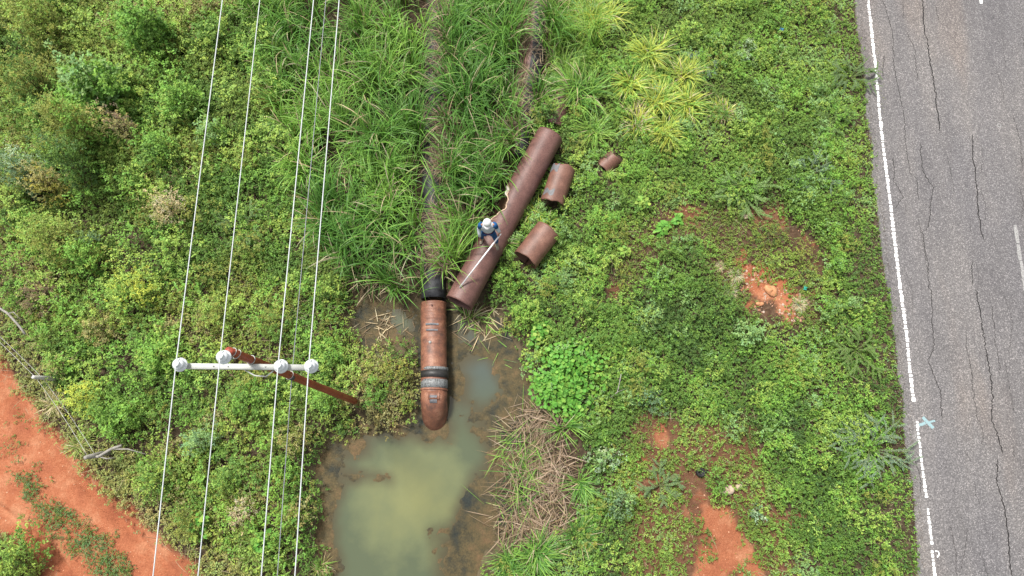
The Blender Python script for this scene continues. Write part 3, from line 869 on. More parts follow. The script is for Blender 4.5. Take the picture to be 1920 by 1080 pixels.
# face: nose, eyes, mouth, ears
fd = Vector((0, -.90, -.42)).normalized(); fu = Vector((0, -.42, .90)).normalized()
hc = head+Vector((0, -.01, .015))
def blob(name, c, r, mat, parent, sx=(1, 1, 1)):
    mb = MB(per.location); pr = [(r*sin(a), -r*cos(a)) for a in np.linspace(.01, pi-.01, 9)]
    mb.lathe(tuple(c), pr, 14); 
    for Vv in mb.V:
        cc_ = np.array(c)-np.array(per.location); Vv[:] = (Vv-cc_)*np.array(sx)+cc_
    return mb.build(name, mat, parent, True)
blob("nose", hc+fd*.090-fu*.015, .018, M_skin, body, (.8, 1, 1.3))
for sx in (-1, 1):
    blob("ear", hc+Vector((sx*.083, .01, -.01)), .026, M_skin, body, (.45, .8, 1.2))
    blob("eye", hc+fd*.078+fu*.01+Vector((sx*.03, 0, 0)), .011, M_hair, body)
blob("mouth", hc+fd*.076-fu*.055, .016, plain("lips", (.22, .08, .06), .5), body, (1.5, .6, .5))
blob("hair", hc+Vector((0, .025, .0)), .088, M_hair, per, (1, 1, 1.02))
# shirt: torso in white with blue shoulders, white forearms
Vs = [wst+Vector((0, 0, -.06)), wst+Vector((0, 0, .06)), che, nek+Vector((0, .01, -.03)), shL, shR]
skin("shirt", Vs, [(0, 1), (1, 2), (2, 3), (2, 4), (2, 5)], [(.150, .118), (.150, .128), (.165, .140), .085, .085, .085], M_shw, per, 2)
shirt_root = per
for s0, e0_, w0_ in ((shL, elL, wrL), (shR, elR, wrR)):
    mb = MB(per.location); mid_ = s0.lerp(e0_, .72); up_ = s0.lerp(Vector(che), .12)
    mb.tube([tuple(up_), tuple(s0.lerp(e0_, .15)), tuple(mid_)], [.078, .070, .058], 14); mb.build("blue_sleeve", M_shb, per, True)
    mb = MB(per.location)
    mb.tube([tuple(s0.lerp(e0_, .68)), tuple(e0_.lerp(s0, .1)), tuple(e0_.lerp(w0_, .12)), tuple(e0_.lerp(w0_, .5)), tuple(e0_.lerp(w0_, .93))], [.060, .054, .054, .046, .036], 14)
    mb.build("white_sleeve", M_shw, per, True)
skin("maroon_hem", [wst+Vector((0, -.005, -.12)), wst+Vector((0, -.005, .03))], [(0, 1)], [(.158, .128), (.158, .136)], M_mar, per, 2)
skin("jeans", [pel+Vector((0, 0, .0)), hipL, kL, aLk+Vector((0, 0, .02)), hipR, kR, aRk+Vector((0, 0, .02))], [(0, 1), (1, 2), (2, 3), (0, 4), (4, 5), (5, 6)],
     [(.13, .105), .088, .068, .056, .088, .068, .056], M_jean, per, 2)
for f0, yaw in ((fl, -.25), (fr, .2)):
    skin("boot", [f0+Vector((0, .03, .14)), f0+Vector((0, .035, .05)), f0+Vector((sin(yaw)*.10, -.08, .045)), f0+Vector((sin(yaw)*.17, -.16, .035))],
         [(0, 1), (1, 2), (2, 3)], [.058, .052, .046, (.044, .034)], M_boot, per, 2)
# cap: crown and brim
mb = MB(per.location); capc = hc+Vector((0, .012, .022)); tl = Vector((0, -.30, .95)).normalized()
mb.lathe(tuple(capc), [(.104*cos(a), .098*sin(a)) for a in np.linspace(0, pi/2-.01, 9)], 24, tl)
cap = mb.build("cap", M_capw, per, True)
mb = MB(per.location); br = []; nB = 13
fw = Vector((0, -1, -.32)).normalized()
for i in range(nB):
    a = -1.15+2.3*i/(nB-1); rin = capc+Vector((sin(a)*.100, 0, 0))+fw*cos(a)*.098; out = capc+Vector((sin(a)*.106, 0, 0))+fw*(cos(a)*.102+.075*cos(a*1.25)) - Vector((0, 0, .012))
    br += [tuple(rin), tuple(out)]
mb.add(br, [(2*i, 2*i+1, 2*i+3, 2*i+2) for i in range(nB-1)])
solid(mb.build("cap_brim", M_capw, cap, True), .006)
mb = MB(per.location); mb.lathe(tuple(capc+tl*.097), [(.010, 0), (.008, .006), (.0001, .008)], 8); mb.build("button", M_capw, cap)
# rod: from the hand down to the pipe
rt = Vector(G(862, 538, .80)); rt.z = pipe_top(rt.x, rt.y)+.02
rh = hR+Vector((0, 0, .0)); rdv = (rh-rt).normalized()
mb = MB(tuple(rt)); mb.tube([tuple(rt), tuple(rh+rdv*.05)], .019, 10)
rod = mb.build("measuring_rod", plain("white_plastic_pipe", (.75, .73, .74), .4, .5, 0, .05, 8), None, True); rod.location = rt
tag(rod, "long white plastic rod held by the worker with its far end on the pipe", "rod")

# ------------------------------------------------------------------ vegetation builders
def unit(a): return a/(np.linalg.norm(a, axis=-1, keepdims=True)+1e-9)

def leaves(P, D, N, L, Wd, C, fold=.12):
    """one bent diamond per leaf; P base, D direction, N up hint"""
    D = unit(D); S = unit(np.cross(D, N)); U = np.cross(S, D)
    L = L[:, None]; Wd = Wd[:, None]
    b_ = P; t = P+D*L-U*L*fold; m0 = P+D*L*.48
    l = m0-S*Wd*.5+U*L*fold*.6; r = m0+S*Wd*.5+U*L*fold*.6
    V = np.stack([b_, r, t, l], 1).reshape(-1, 3)
    Q = np.arange(len(P)*4).reshape(-1, 4)
    return V, Q, np.repeat(C, 4, 0)

def blades(P, az, L, e0, e1, w, C, S=6, pw=1.3, twist=.5):
    k = len(P); azv = np.stack([np.cos(az), np.sin(az), 0*az], -1); sd = np.stack([-np.sin(az), np.cos(az), 0*az], -1)
    tw = (rng.random(k)-.5)*twist
    p = P.copy(); Vs = []
    Cs = []
    for s in range(S+1):
        t = s/S; e = e0+(e1-e0)*t**pw
        d = azv*np.cos(e)[:, None]+np.array([0, 0, 1.])*np.sin(e)[:, None]
        ww = (w*(.55+1.6*t if t < .28 else 1)*(1-max(0, (t-.45)/.55)**1.6*.93))[:, None]*.5
        side = unit(sd*np.cos(tw*t*2)[:, None]+np.cross(d, sd)*np.sin(tw*t*2)[:, None])
        Vs += [p-side*ww, p+side*ww]
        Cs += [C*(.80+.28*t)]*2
        p = p+d*(L/S)[:, None]
    V = np.stack(Vs, 1).reshape(-1, 3); Cc = np.stack(Cs, 1).reshape(-1, 3)
    b0 = (np.arange(k)*2*(S+1))[:, None, None]; q = np.array([[2*s, 2*s+1, 2*s+3, 2*s+2] for s in range(S)])[None]
    return V, (b0+q).reshape(-1, 4), Cc

class Acc:
    def __init__(s): s.V = []; s.Q = []; s.C = []; s.n = 0
    def add(s, VQC):
        V, Q, C = VQC; s.V.append(V.astype(np.float32)); s.Q.append(Q+s.n); s.C.append(C.astype(np.float32)); s.n += len(V); return s
    def build(s, name, mat, parent=None, origin=None):
        V = np.vstack(s.V)
        if origin is not None: V = V-np.array(origin, np.float32)
        return mk(name, V, np.vstack(s.Q), mat, parent, np.vstack(s.C))

# leaf colours (reflectance)
PAL = dict(
    green=(.118, .215, .042), bright=(.172, .325, .055), lime=(.255, .370, .074), dark=(.072, .132, .034), olive=(.200, .230, .050),
    mint=(.200, .325, .115), blue=(.125, .205, .098), yellow=(.400, .450, .070), khaki=(.315, .290, .115), brown=(.180, .130, .080),
    straw=(.46, .38, .24), pinkstraw=(.33, .245, .175), reed=(.078, .190, .034), reedy=(.190, .350, .060), silver=(.28, .37, .22), heart=(.105, .270, .040), gold=(.31, .29, .06), steel=(.17, .26, .19))
def pal(n): return np.array(PAL[n])

def vary(C, a=.16, b=.10):
    k = len(C); f = 1+(rng.random((k, 1))-.5)*2*a
    h = (rng.random(k)-.5)*2*b
    return C*f*np.stack([1+h, np.ones(k), 1-h], -1)

def dome_leaves(cx, cy, cz, R, Hh, col_, dens, L, Wr, per=7, spr=.06, lobes=True, fill=.75, seed=0):
    """sprigs of leaves over lumpy domes. cx.. arrays; returns leaf arrays"""
    n = len(cx); cnt = np.maximum(3, (dens*pi*R*(R+Hh)*.6)).astype(int)
    di = np.repeat(np.arange(n), cnt); k = len(di)
    th = rng.random(k)*2*pi; zz = rng.random(k)**.72
    rr = np.sqrt(1-zz**2)
    # lumps: radius factor varies with direction, per dome phase
    ph = rng.random((n, 4))*6.28
    lump = 1+.22*np.sin(3*th+ph[di, 0]+2.5*zz)+.14*np.sin(5*th+ph[di, 1]-4*zz)+.10*np.sin(9*zz+ph[di, 2])
    rad = lump*(fill+(1.06-fill)*rng.random(k)**.6)
    sx = R[di]*rr*np.cos(th)*rad; sy = R[di]*rr*np.sin(th)*rad; sz = Hh[di]*(zz*rad*.92+.04)
    out = unit(np.stack([rr*np.cos(th)/1., rr*np.sin(th)/1., zz+.35], -1))
    base = np.stack([cx[di]+sx, cy[di]+sy, cz[di]+sz], -1)
    sprc = vary(col_[di], .20, .10)
    li = np.repeat(np.arange(k), per); m_ = len(li)
    # sprig: leaves step outward along its twig in alternate directions
    tw = unit(out+rng.normal(0, .45, (k, 3)))
    step = rng.random(m_)
    d = unit(tw[li]*.55+rng.normal(0, .75, (m_, 3))); d[:, 2] = d[:, 2]*.45+.12
    P = base[li]+tw[li]*(step*spr*1.7)[:, None]+rng.normal(0, spr*.35, (m_, 3))
    N = unit(out[li]*.5+np.array([0, 0, 1.0])+rng.normal(0, .35, (m_, 3)))
    Ls = (L if np.isscalar(L) else L[di][li])*(.65+.7*rng.random(m_))
    return leaves(P, d, N, Ls, Ls*Wr*(.8+.4*rng.random(m_)), vary(sprc[li], .14, .06))

def twig_mesh(mb, base, tips, r=.012, c=(1, 1, 1)):
    for t in tips:
        b0 = Vector(base); t = Vector(t); mid_ = b0.lerp(t, .5)+Vector((random.uniform(-.06, .06), random.uniform(-.06, .06), .06*(t-b0).length))
        mb.tube([tuple(b0), tuple(mid_), tuple(t)], [r, r*.7, r*.3], 5, cap=False)

def root_at(px, py, zc):
    """plan position of a plant whose middle, zc above the ground, is seen at (px, py)"""
    p = G(px, py, zc); h = float(H(p.x, p.y)); p = G(px, py, zc+h); return Vector((p.x, p.y, float(H(p.x, p.y))))

def shrub(px, py, R, Hh, c1, label, c2=None, L=.055, Wr=.55, dens=60, per=7, spr=.06, name="shrub", group=None, cat="shrub", lob=4, fill=.72):
    r0 = root_at(px, py, Hh*.55)
    o = empty(name, r0, label, cat, group)
    n = lob
    a = rng.random(n)*2*pi; q = R*.55*np.sqrt(rng.random(n)); q[0] = 0
    cx = r0.x+q*np.cos(a); cy = r0.y+q*np.sin(a); Rl = R*(.42+.25*rng.random(n)); Rl[0] = R*.62
    hz = Hh*(.55+.45*rng.random(n)); hz[0] = Hh
    cols = np.array([pal(c1) if (c2 is None or rng.random() < .6) else pal(c2) for _ in range(n)])
    A = Acc(); A.add(dome_leaves(cx, cy, np.full(n, r0.z), Rl, hz, cols, dens, L, Wr, per, spr, fill=fill))
    if c2 is not None:
        A.add(dome_leaves(cx, cy, np.full(n, r0.z), Rl*.97, hz*.98, np.tile(pal(c2), (n, 1)), dens*.3, L, Wr, per, spr, fill=fill))
    A.build("foliage", M_leaf, o, r0)
    mb = MB(r0); tips = []
    for i in range(n):
        for _ in range(3):
            t = random.uniform(0, 6.28); f_ = random.uniform(.2, .75)
            tips.append((cx[i]+Rl[i]*f_*cos(t), cy[i]+Rl[i]*f_*sin(t), r0.z+hz[i]*random.uniform(.6, .9)))
    twig_mesh(mb, (r0.x, r0.y, r0.z-.03), tips, .014)
    mb.build("stem", M_bark, o)
    return o

def tussock(px, py, n, L, c1, label, c2=None, w=.016, spread=.10, e1=-.5, name="grass_clump", group=None, cat="grass clump", dry=.06, e0r=(.9, 1.5), azc=None, zc=None):
    r0 = root_at(px, py, L*.42 if zc is None else zc)
    o = empty(name, r0, label, cat, group)
    k = n; a = rng.random(k)*2*pi; q = spread*np.sqrt(rng.random(k))
    ns = max(3, n//28); sa = rng.random(ns)*6.28; sq = L*.30*np.sqrt(rng.random(ns)); si = rng.integers(0, ns, k); laz = rng.random(ns)*6.28
    P = np.stack([r0.x+sq[si]*np.cos(sa[si])+q*.6*np.cos(a), r0.y+sq[si]*np.sin(sa[si])+q*.6*np.sin(a), np.full(k, r0.z-.02)], -1)
    az = np.where(rng.random(k) < .55, laz[si]+rng.normal(0, .6, k), a) if azc is None else azc+rng.normal(0, .7, k)
    C = np.array([pal(c1) if (c2 is None or rng.random() < .6) else pal(c2) for _ in range(k)])
    C[rng.random(k) < dry] = pal('straw')
    Ls = L*(.5+.6*rng.random(k))
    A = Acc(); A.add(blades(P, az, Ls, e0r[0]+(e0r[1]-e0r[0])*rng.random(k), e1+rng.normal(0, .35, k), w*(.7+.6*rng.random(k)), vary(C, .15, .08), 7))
    A.build("blades", M_blade, o, r0)
    mb = MB(r0); mb.tube([(r0.x, r0.y, r0.z-.04), (r0.x, r0.y, r0.z+.03), (r0.x+.01, r0.y, r0.z+.07)], [spread*.9, spread*.6, spread*.25], 8)
    mb.build("root_crown", M_bark, o)
    return o

def frondbush(px, py, R, n, c1, label, c2=None, Hh=.6, leafl=.045, name="thorny_shrub", sub=5, droop=.5, sector=None, cat="shrub", group=None, dens=1.0):
    """arching arms lined with small leaflets both sides (mimosa habit)"""
    r0 = root_at(px, py, Hh*.6)
    o = empty(name, r0, label, cat, group)
    A = Acc(); mb = MB(r0)
    def arm(p0, az, el, Ln, depth):
        S = max(4, int(Ln/.07)); p = Vector(p0); pts = [tuple(p)]; e = el
        a_ = az
        for s in range(S):
            e -= droop*(1.2/S); a_ += random.gauss(0, .09)
            p = p+Vector((cos(a_)*cos(e), sin(a_)*cos(e), sin(e)))*(Ln/S); pts.append(tuple(p))
        pts = np.array(pts); mb.tube(pts, np.linspace(.009 if depth else .013, .003, len(pts)), 4, cap=False)
        P = resample(pts, .011/dens); k = len(P)
        if k > 3:
            T = unit(np.gradient(P, axis=0)); k0 = int(k*(.18 if depth == 0 else .05)); P = P[k0:]; T = T[k0:]; k = len(P)
            for sg in (-1, 1):
                sdv = unit(np.cross(T, [0, 0, 1.]))*sg
                t = np.linspace(0, 1, k); ll = leafl*.68*(.55+.7*np.sin(pi*np.clip(t*.9+.08, 0, 1)))*(.7+.6*rng.random(k))
                D = sdv+T*.55+rng.normal(0, .25, (k, 3))
                cc_ = np.where(rng.random((k, 1)) < .75, pal(c1), pal(c2 or c1))
                A.add(leaves(P, D, np.tile([0, 0, 1.], (k, 1))+rng.normal(0, .25, (k, 3)), ll, ll*.30, vary(cc_, .15, .06), .05))
        if depth < 1:
            for q in range(sub):
                i = int(len(pts)*random.uniform(.3, .8)); sg = random.choice([-1, 1])
                arm(pts[i], az+sg*random.uniform(.5, .95), max(0, e*.3)+random.uniform(0, .3), Ln*random.uniform(.3, .5), depth+1)
    for i in range(n):
        az = (2*pi*i/n+random.uniform(-.3, .3)) if sector is None else random.uniform(*sector)
        arm((r0.x, r0.y, r0.z+.05), az, random.uniform(.45, .95), R*random.uniform(.75, 1.25), 0)
    A.build("leaflets", M_leaf, o, r0); mb.build("branch", M_stem, o)
    return o

def vine(px, py, R, n, label, Hh=.4, L=.12, c='heart', c2='bright', name="broadleaf_plant", lobes=5, cat="plant", group=None):
    """broad heart leaves: each is a folded six-corner blade"""
    r0 = root_at(px, py, Hh*.6); o = empty(name, r0, label, cat, group)
    a = rng.random(lobes)*2*pi; q = R*.6*np.sqrt(rng.random(lobes)); q[0] = 0
    li = rng.integers(0, lobes, n); th = rng.random(n)*2*pi; zz = rng.random(n)**.6; rr = np.sqrt(1-zz**2)*R*.55*(.7+.5*rng.random(n))
    P = np.stack([r0.x+q[li]*np.cos(a[li])+rr*np.cos(th), r0.y+q[li]*np.sin(a[li])+rr*np.sin(th), r0.z+Hh*(.35+.65*zz)*(.8+.3*rng.random(n))*(1-.35*q[li]/(R+1e-6))], -1)
    az = th+rng.normal(0, .7, n); D = np.stack([np.cos(az), np.sin(az), rng.normal(-.15, .2, n)], -1); D = unit(D)
    N = np.array([0, 0, 1.])+rng.normal(0, .3, (n, 3)); S = unit(np.cross(D, N)); U = np.cross(S, D)
    Ls = (L*(.6+.6*rng.random(n)))[:, None]
    w = Ls*.5
    pts = [P, P+D*Ls*.18+S*w*.85+U*Ls*.10-D*Ls*.10, P+D*Ls*.55+S*w*.8+U*Ls*.08, P+D*Ls-U*Ls*.10, P+D*Ls*.55-S*w*.8+U*Ls*.08, P+D*Ls*.18-S*w*.85+U*Ls*.10-D*Ls*.10]
    V = np.stack(pts, 1).reshape(-1, 3); b0 = (np.arange(n)*6)[:, None]
    Q = np.concatenate([b0+np.array([[0, 1, 2, 3]]), b0+np.array([[0, 3, 4, 5]])])
    C = vary(np.where(rng.random((n, 1)) < .7, pal(c), pal(c2)), .18, .08)
    A = Acc(); A.add((V, Q, np.repeat(C, 6, 0))); A.build("foliage", M_leaf, o, r0)
    mb = MB(r0); tips = [tuple(P[i]) for i in rng.integers(0, n, min(26, n//3+2))]
    twig_mesh(mb, (r0.x, r0.y, r0.z-.02), tips, .008); mb.build("stem", M_stem, o)
    return o

# ------------------------------------------------------------------ ground plan tests for planting
def plan(n, x0=-17.5, x1=13.5, y0=-4.6, y1=15.2):
    return rng.uniform(x0, x1, n), rng.uniform(y0, y1, n)
def not_on(x, y, m=.0):
    ok = (sdist(POND, x, y) > .05+m) & (dlim(x, y)-x > .03+m)
    a = bB - bA; t = ((x-bA.x)*ax.x+(y-bA.y)*ax.y); s = (x-bA.x)*sd_.x+(y-bA.y)*sd_.y
    ok &= ~((t > .1) & (t < L-.1) & (abs(s) < RB*.95+m))
    return ok
def frags_clear(x, y):
    ok = np.ones(len(x), bool)
    for (a, b_), (c, d) in (((1057, 316), (1034, 382)), ((1028, 432), (985, 488)), ((1156, 292), (1128, 318))):
        l = np.array([G(a, b_, .2)[:2], G(c, d, .2)[:2]]); ok &= pdist(l, x, y) > .30
    return ok
LEFT = GA([(-900,-300),(470,-300),(560,330),(600,400),(640,510),(655,572),(668,640),(695,668),(740,648),(786,655),(782,792),(740,802),(668,795),(615,830),
           (590,890),(600,960),(592,1010),(612,1080),(640,1180),(640,1400),(-900,1400)])
STRAWB = GA([(925,760),(1040,760),(1110,830),(1105,920),(1080,1000),(1010,1020),(930,1000),(900,930),(905,850)])

# --- stuff 1: left thicket, many small leafy mounds
x, y = plan(12500, -19)
st = sdist(TRACK, x, y); sl_ = sdist(LEFT, x, y)
ok = (sl_ < .1) & (st > .10) & not_on(x, y, .02)
x, y, st = x[ok], y[ok], st[ok]
tall = fbm(x, y, 2.6, 51, 3)
edge = np.clip(st/1.6, .25, 1)*np.clip((sdist(POND, x, y)+.1)/.9, .35, 1)
up = sm(6, 13, y)*sm(-4, -9, x)
Rr_ = (.15+.20*rng.random(len(x)))*(.7+.6*tall); big = np.zeros(len(x), bool)
hh = (.12+.45*(tall-.25).clip(0)*1.7+.2*up*rng.random(len(x)))*edge*(.6+.6*rng.random(len(x)))
gap = vnoise(x, y, 1.0, 61)
ok = (gap > .20) | (rng.random(len(x)) < .45)
x, y, Rr_, hh, st, big = x[ok], y[ok], Rr_[ok], hh[ok], st[ok], big[ok]
sp = fbm(x, y, 1.6, 71, 3)+rng.normal(0, .06, len(x))+.06*big-.03
names = np.array(['green', 'green', 'bright', 'olive', 'lime', 'khaki'])
ci = np.digitize(sp, [.33, .42, .49, .57, .68])
low = sm(3.5, .5, y)*.0+(y < 6)
C = np.array([PAL[names[i]] for i in ci])*.85
C = C*(1-.35*(vnoise(x, y, 1.3, 66) > .62))[:, None]+pal('olive')*(.35*(vnoise(x, y, 1.3, 66) > .62))[:, None]
dryE = (st < .9)
C[dryE] = C[dryE]*.5+pal('khaki')*.5
ok = frags_clear(x, y)
A = Acc(); A.add(dome_leaves(x, y, H(x, y), Rr_*1.25, hh+.08, C, 50, .050, .55, 8, .055, fill=.7))
A.build("thicket", M_leaf)
bx, by = plan(2600, -18, 0, -4.4, 15)
st = sdist(TRACK, bx, by); sp_ = sdist(POND, bx, by)
ok = (sdist(LEFT, bx, by) < -.1) & (st > .75) & (sp_ > .45)
bx, by, st, sp_ = bx[ok], by[ok], st[ok], sp_[ok]
keepi = []
for i in range(len(bx)):                       # bushes keep their distance from each other
    dmin_ = .42+.35*float(sm(4, 12, by[i]))*float(sm(-3, -9, bx[i]))
    if all((bx[i]-bx[j])**2+(by[i]-by[j])**2 > dmin_**2 for j in keepi): keepi.append(i)
bx, by, st, sp_ = bx[keepi], by[keepi], st[keepi], sp_[keepi]
n_ = len(bx); up = sm(5, 12, by)*sm(-3, -9, bx)
bR = (.24+.22*rng.random(n_))*(1+.7*up); bh = (.45+.55*rng.random(n_)+1.0*up*rng.random(n_))*np.clip(st/1.5, .5, 1)
ok = rng.random(n_) < .80; bx, by, bR, bh = bx[ok], by[ok], bR[ok], bh[ok]; n_ = len(bx)
f3 = fbm(bx, by, 1.9, 133, 2)+rng.normal(0, .10, n_)
nm = np.array(['green', 'bright', 'bright', 'lime', 'lime', 'lime', 'olive']); C = np.array([PAL[nm[i]] for i in np.digitize(f3, [.30, .38, .47, .57, .70, .80])])
A = Acc(); A.add(dome_leaves(bx, by, H(bx, by), bR, bh, C, 46, .058, .56, 8, .07, fill=.66))
o = A.build("scrub_bushes", M_leaf); tag(o, "waist-high leafy bushes of mixed greens massed over the left half", "scrub", kind="stuff")
tag(bpy.data.objects["thicket"], "dense tangled low scrub of mixed green between the dirt track and the tall grass", "scrub", kind="stuff")

# dry twigs and stalks showing in the gaps of the thicket
x, y = plan(9000, -18, 9); ok = ((sdist(LEFT, x, y) < 0) | (rng.random(len(x)) < .12)) & (sdist(TRACK, x, y) > -.12) & not_on(x, y, .0)
x, y = x[ok], y[ok]; k = len(x)
C = vary(np.where(rng.random((k, 1)) < .5, pal('straw')*.6, pal('brown')*.9), .3, .05)
A = Acc(); A.add(blades(np.stack([x, y, H(x, y)+.02+.25*rng.random(k)], -1), rng.random(k)*6.28, .2+.35*rng.random(k), .9*rng.random(k), rng.normal(.1, .4, k), np.full(k, .009), C, 3))
o = A.build("dry_twigs", M_dry); tag(o, "dry brown twigs and stalks lying in the gaps of the scrub", "twigs", kind="stuff")

# --- stuff 2: verge ground cover right of the pipes
VERGE = GA([(850,-300),(1590,-300),(1600,0),(1640,300),(1670,540),(1700,770),(1730,1080),(1760,1400),(880,1400),(890,1090),(1010,1005),(1040,930),(1012,850),(1010,790),(1008,735),
            (985,690),(970,650),(945,605),(905,568),(880,600),(850,580),(835,545),(885,455),(955,345),(985,270),(1000,220),(1035,120),(1035,-120)])
x, y = plan(21000, -3, 14)
b1 = np.minimum.reduce([sdist(p, x, y) for p in BARE])
ok = (sdist(VERGE, x, y) < 0) & not_on(x, y, .06) & frags_clear(x, y) & (b1+1.5*(fbm(x, y, .45, 81)-.5) > -.02)
spars = np.maximum(sm(.3, -.4, sdist(SPARSE, x, y)), .8*sm(.3, -.4, sdist(SPARSE2, x, y)))
ok &= (rng.random(len(x)) > .40*spars*(vnoise(x, y, .7, 83) < .55)) & (pdist(STRAWB[:2], x, y) > -1) & (sdist(STRAWB, x, y) > -.1)
x, y, spars = x[ok], y[ok], spars[ok]
er = dlim(x, y)-x
f = fbm(x, y, 1.5, 91, 3)
lowf = np.clip(er/2.2, .25, 1)*(1-.72*spars)
hh = (.07+.42*(f-.25).clip(0)*1.5*rng.random(len(x)))*lowf+.03
Rr_ = (.10+.12*rng.random(len(x)))*(.75+.5*f)*(.7+.3*lowf)
sp = fbm(x, y, 1.1, 95, 3)+rng.normal(0, .07, len(x))
nm = np.array(['dark', 'green', 'green', 'bright', 'lime', 'mint'])
C = np.array([PAL[nm[i]] for i in np.digitize(sp, [.34, .45, .55, .64, .73])])
topb = sm(2, 12, y)*.35
C = C*.92
C = C*(1-topb[:, None])+pal('lime')*topb[:, None]*.9
C = C*(1-.45*spars[:, None])+pal('olive')*.45*spars[:, None]
A = Acc(); A.add(dome_leaves(x, y, H(x, y), Rr_*1.15, hh, C, 60, .046, .60, 7, .038, fill=.7))
o = A.build("ground_cover", M_leaf); tag(o, "low leafy green ground cover carpeting the verge beside the road", "ground cover", kind="stuff")

x, y = plan(2600, -3, 14)
b1 = np.minimum.reduce([sdist(p, x, y) for p in BARE]); er = dlim(x, y)-x
f2 = vnoise(x, y, .75, 97)
ok = (sdist(VERGE, x, y) < -.05) & not_on(x, y, .15) & frags_clear(x, y) & (b1 > .12) & (f2+.15*rng.random(len(x)) > .52) & (er > .8) & (sdist(STRAWB, x, y) > .05)
ok &= (np.minimum(sdist(SPARSE, x, y), sdist(SPARSE2, x, y)) > -.1) | (rng.random(len(x)) < .18)
x, y = x[ok], y[ok]; f3 = fbm(x, y, 1.3, 99, 3)+rng.normal(0, .08, len(x))
nm = np.array(['green', 'mint', 'bright', 'lime', 'bright', 'olive']); C = np.array([PAL[nm[i]] for i in np.digitize(f3, [.36, .44, .52, .60, .68])])
A = Acc(); A.add(dome_leaves(x, y, H(x, y), .15+.17*rng.random(len(x)), .25+.45*rng.random(len(x)), C, 56, .050, .5, 8, .055, fill=.6))
o = A.build("verge_weeds", M_leaf); tag(o, "knee-high mixed green weeds standing out of the low cover on the verge", "weeds", kind="stuff")

# short grass along the road and in the thin parts
x, y = plan(85000, -3, 14)
b1 = np.minimum.reduce([sdist(p, x, y) for p in BARE])
er = dlim(x, y)-x
ed = er+.10*(vnoise(y*0, y, .35, 7)-.5)
pr = .25+.75*sm(1.8, .3, er)
pr = np.maximum(pr, .9*sm(.2, -.3, np.minimum(sdist(SPARSE, x, y), sdist(SPARSE2, x, y))))
pr = pr*sm(-.18, .25, b1+1.6*(fbm(x, y, .35, 82)-.5)+.12)
ok = (sdist(VERGE, x, y) < .1) & (ed > -.05*rng.random(len(x))) & not_on(x, y, -.05) & (rng.random(len(x)) < pr) & frags_clear(x, y)
x, y, er = x[ok], y[ok], er[ok]; k = len(x)
g = fbm(x, y, 1.0, 98, 3)[:, None]
C = pal('green')*(1-g)*1.5+pal('lime')*g*.9
C = vary(C, .25, .12); dm = (rng.random(k) < .14); C[dm] = vary(np.tile(pal('straw')*.8, (dm.sum(), 1)), .2, .05)
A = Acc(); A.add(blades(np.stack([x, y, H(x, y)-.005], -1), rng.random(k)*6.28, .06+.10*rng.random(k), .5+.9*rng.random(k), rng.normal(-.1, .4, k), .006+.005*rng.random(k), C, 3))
o = A.build("short_grass", M_blade); tag(o, "short fine grass along the road edge and over the thin patches", "grass", kind="stuff")

# --- stuff 3: tall reed grass over the buried pipes
def reedfield(n, poly, Lr, c1, c2, dry=.07, width=.017, clump=True, extra=None):
    x, y = plan(n, -9, 4, -1, 16)
    # blades stand in tufts
    cxs, cys = plan(1900, -9, 4, -1, 16)
    if clump:
        j = rng.integers(0, len(cxs), n); m_ = rng.random(n) < .92
        x = np.where(m_, cxs[j]+rng.normal(0, .07, n), x); y = np.where(m_, cys[j]+rng.normal(0, .07, n), y)
        azc = (rng.random(len(cxs))*6.28)[j]
    ok = (sdist(poly, x, y) < .05) & not_on(x, y, .04) & frags_clear(x, y)
    dl = pdist(LEFTP, x, y); d2 = pdist(PIPE2, x, y)
    ok &= (dl > .29+.24*(vnoise(x, y, .6, 101)-.5)) & (d2 > .24+.12*(vnoise(x, y, .5, 103)-.3))
    g = vnoise(x, y, .8, 105); ok &= (g > .30) | (rng.random(n) < .35)
    if extra is not None: ok &= extra(x, y)
    x, y = x[ok], y[ok]; k = len(x); azc = azc[ok]
    # the side towards the picture's lower right lies in the shorter growth
    az = azc+rng.normal(0, .9, k)
    Ls = Lr*(.45+.75*rng.random(k))*(.8+.4*vnoise(x, y, 1.5, 107))
    f = fbm(x, y, 1.8, 109, 3)[:, None]+rng.normal(0, .10, (k, 1)); f = np.clip((f-.3)/.4, 0, 1)
    C = pal(c1)*(1-f)+pal(c2)*f
    dm = rng.random(k) < dry; C[dm] = pal('straw')*.85
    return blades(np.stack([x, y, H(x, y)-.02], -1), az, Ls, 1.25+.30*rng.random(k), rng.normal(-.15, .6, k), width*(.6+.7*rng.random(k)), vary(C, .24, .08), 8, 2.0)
A = Acc(); A.add(reedfield(44000, REED, 1.6, 'reed', 'reedy', .07, .027))
A.add(reedfield(22000, REED, .55, 'dark', 'reed', .35, .016))
o = A.build("tall_reed_grass", M_blade); tag(o, "tall arching green reed grass growing over and between the two buried pipes", "reeds", kind="stuff")
A = Acc(); A.add(reedfield(30000, REED2, 1.2, 'reedy', 'lime', .05)); 
o = A.build("yellow_reed_grass", M_blade); tag(o, "yellow-green tall grass right of the black pipe near the top", "reeds", kind="stuff")

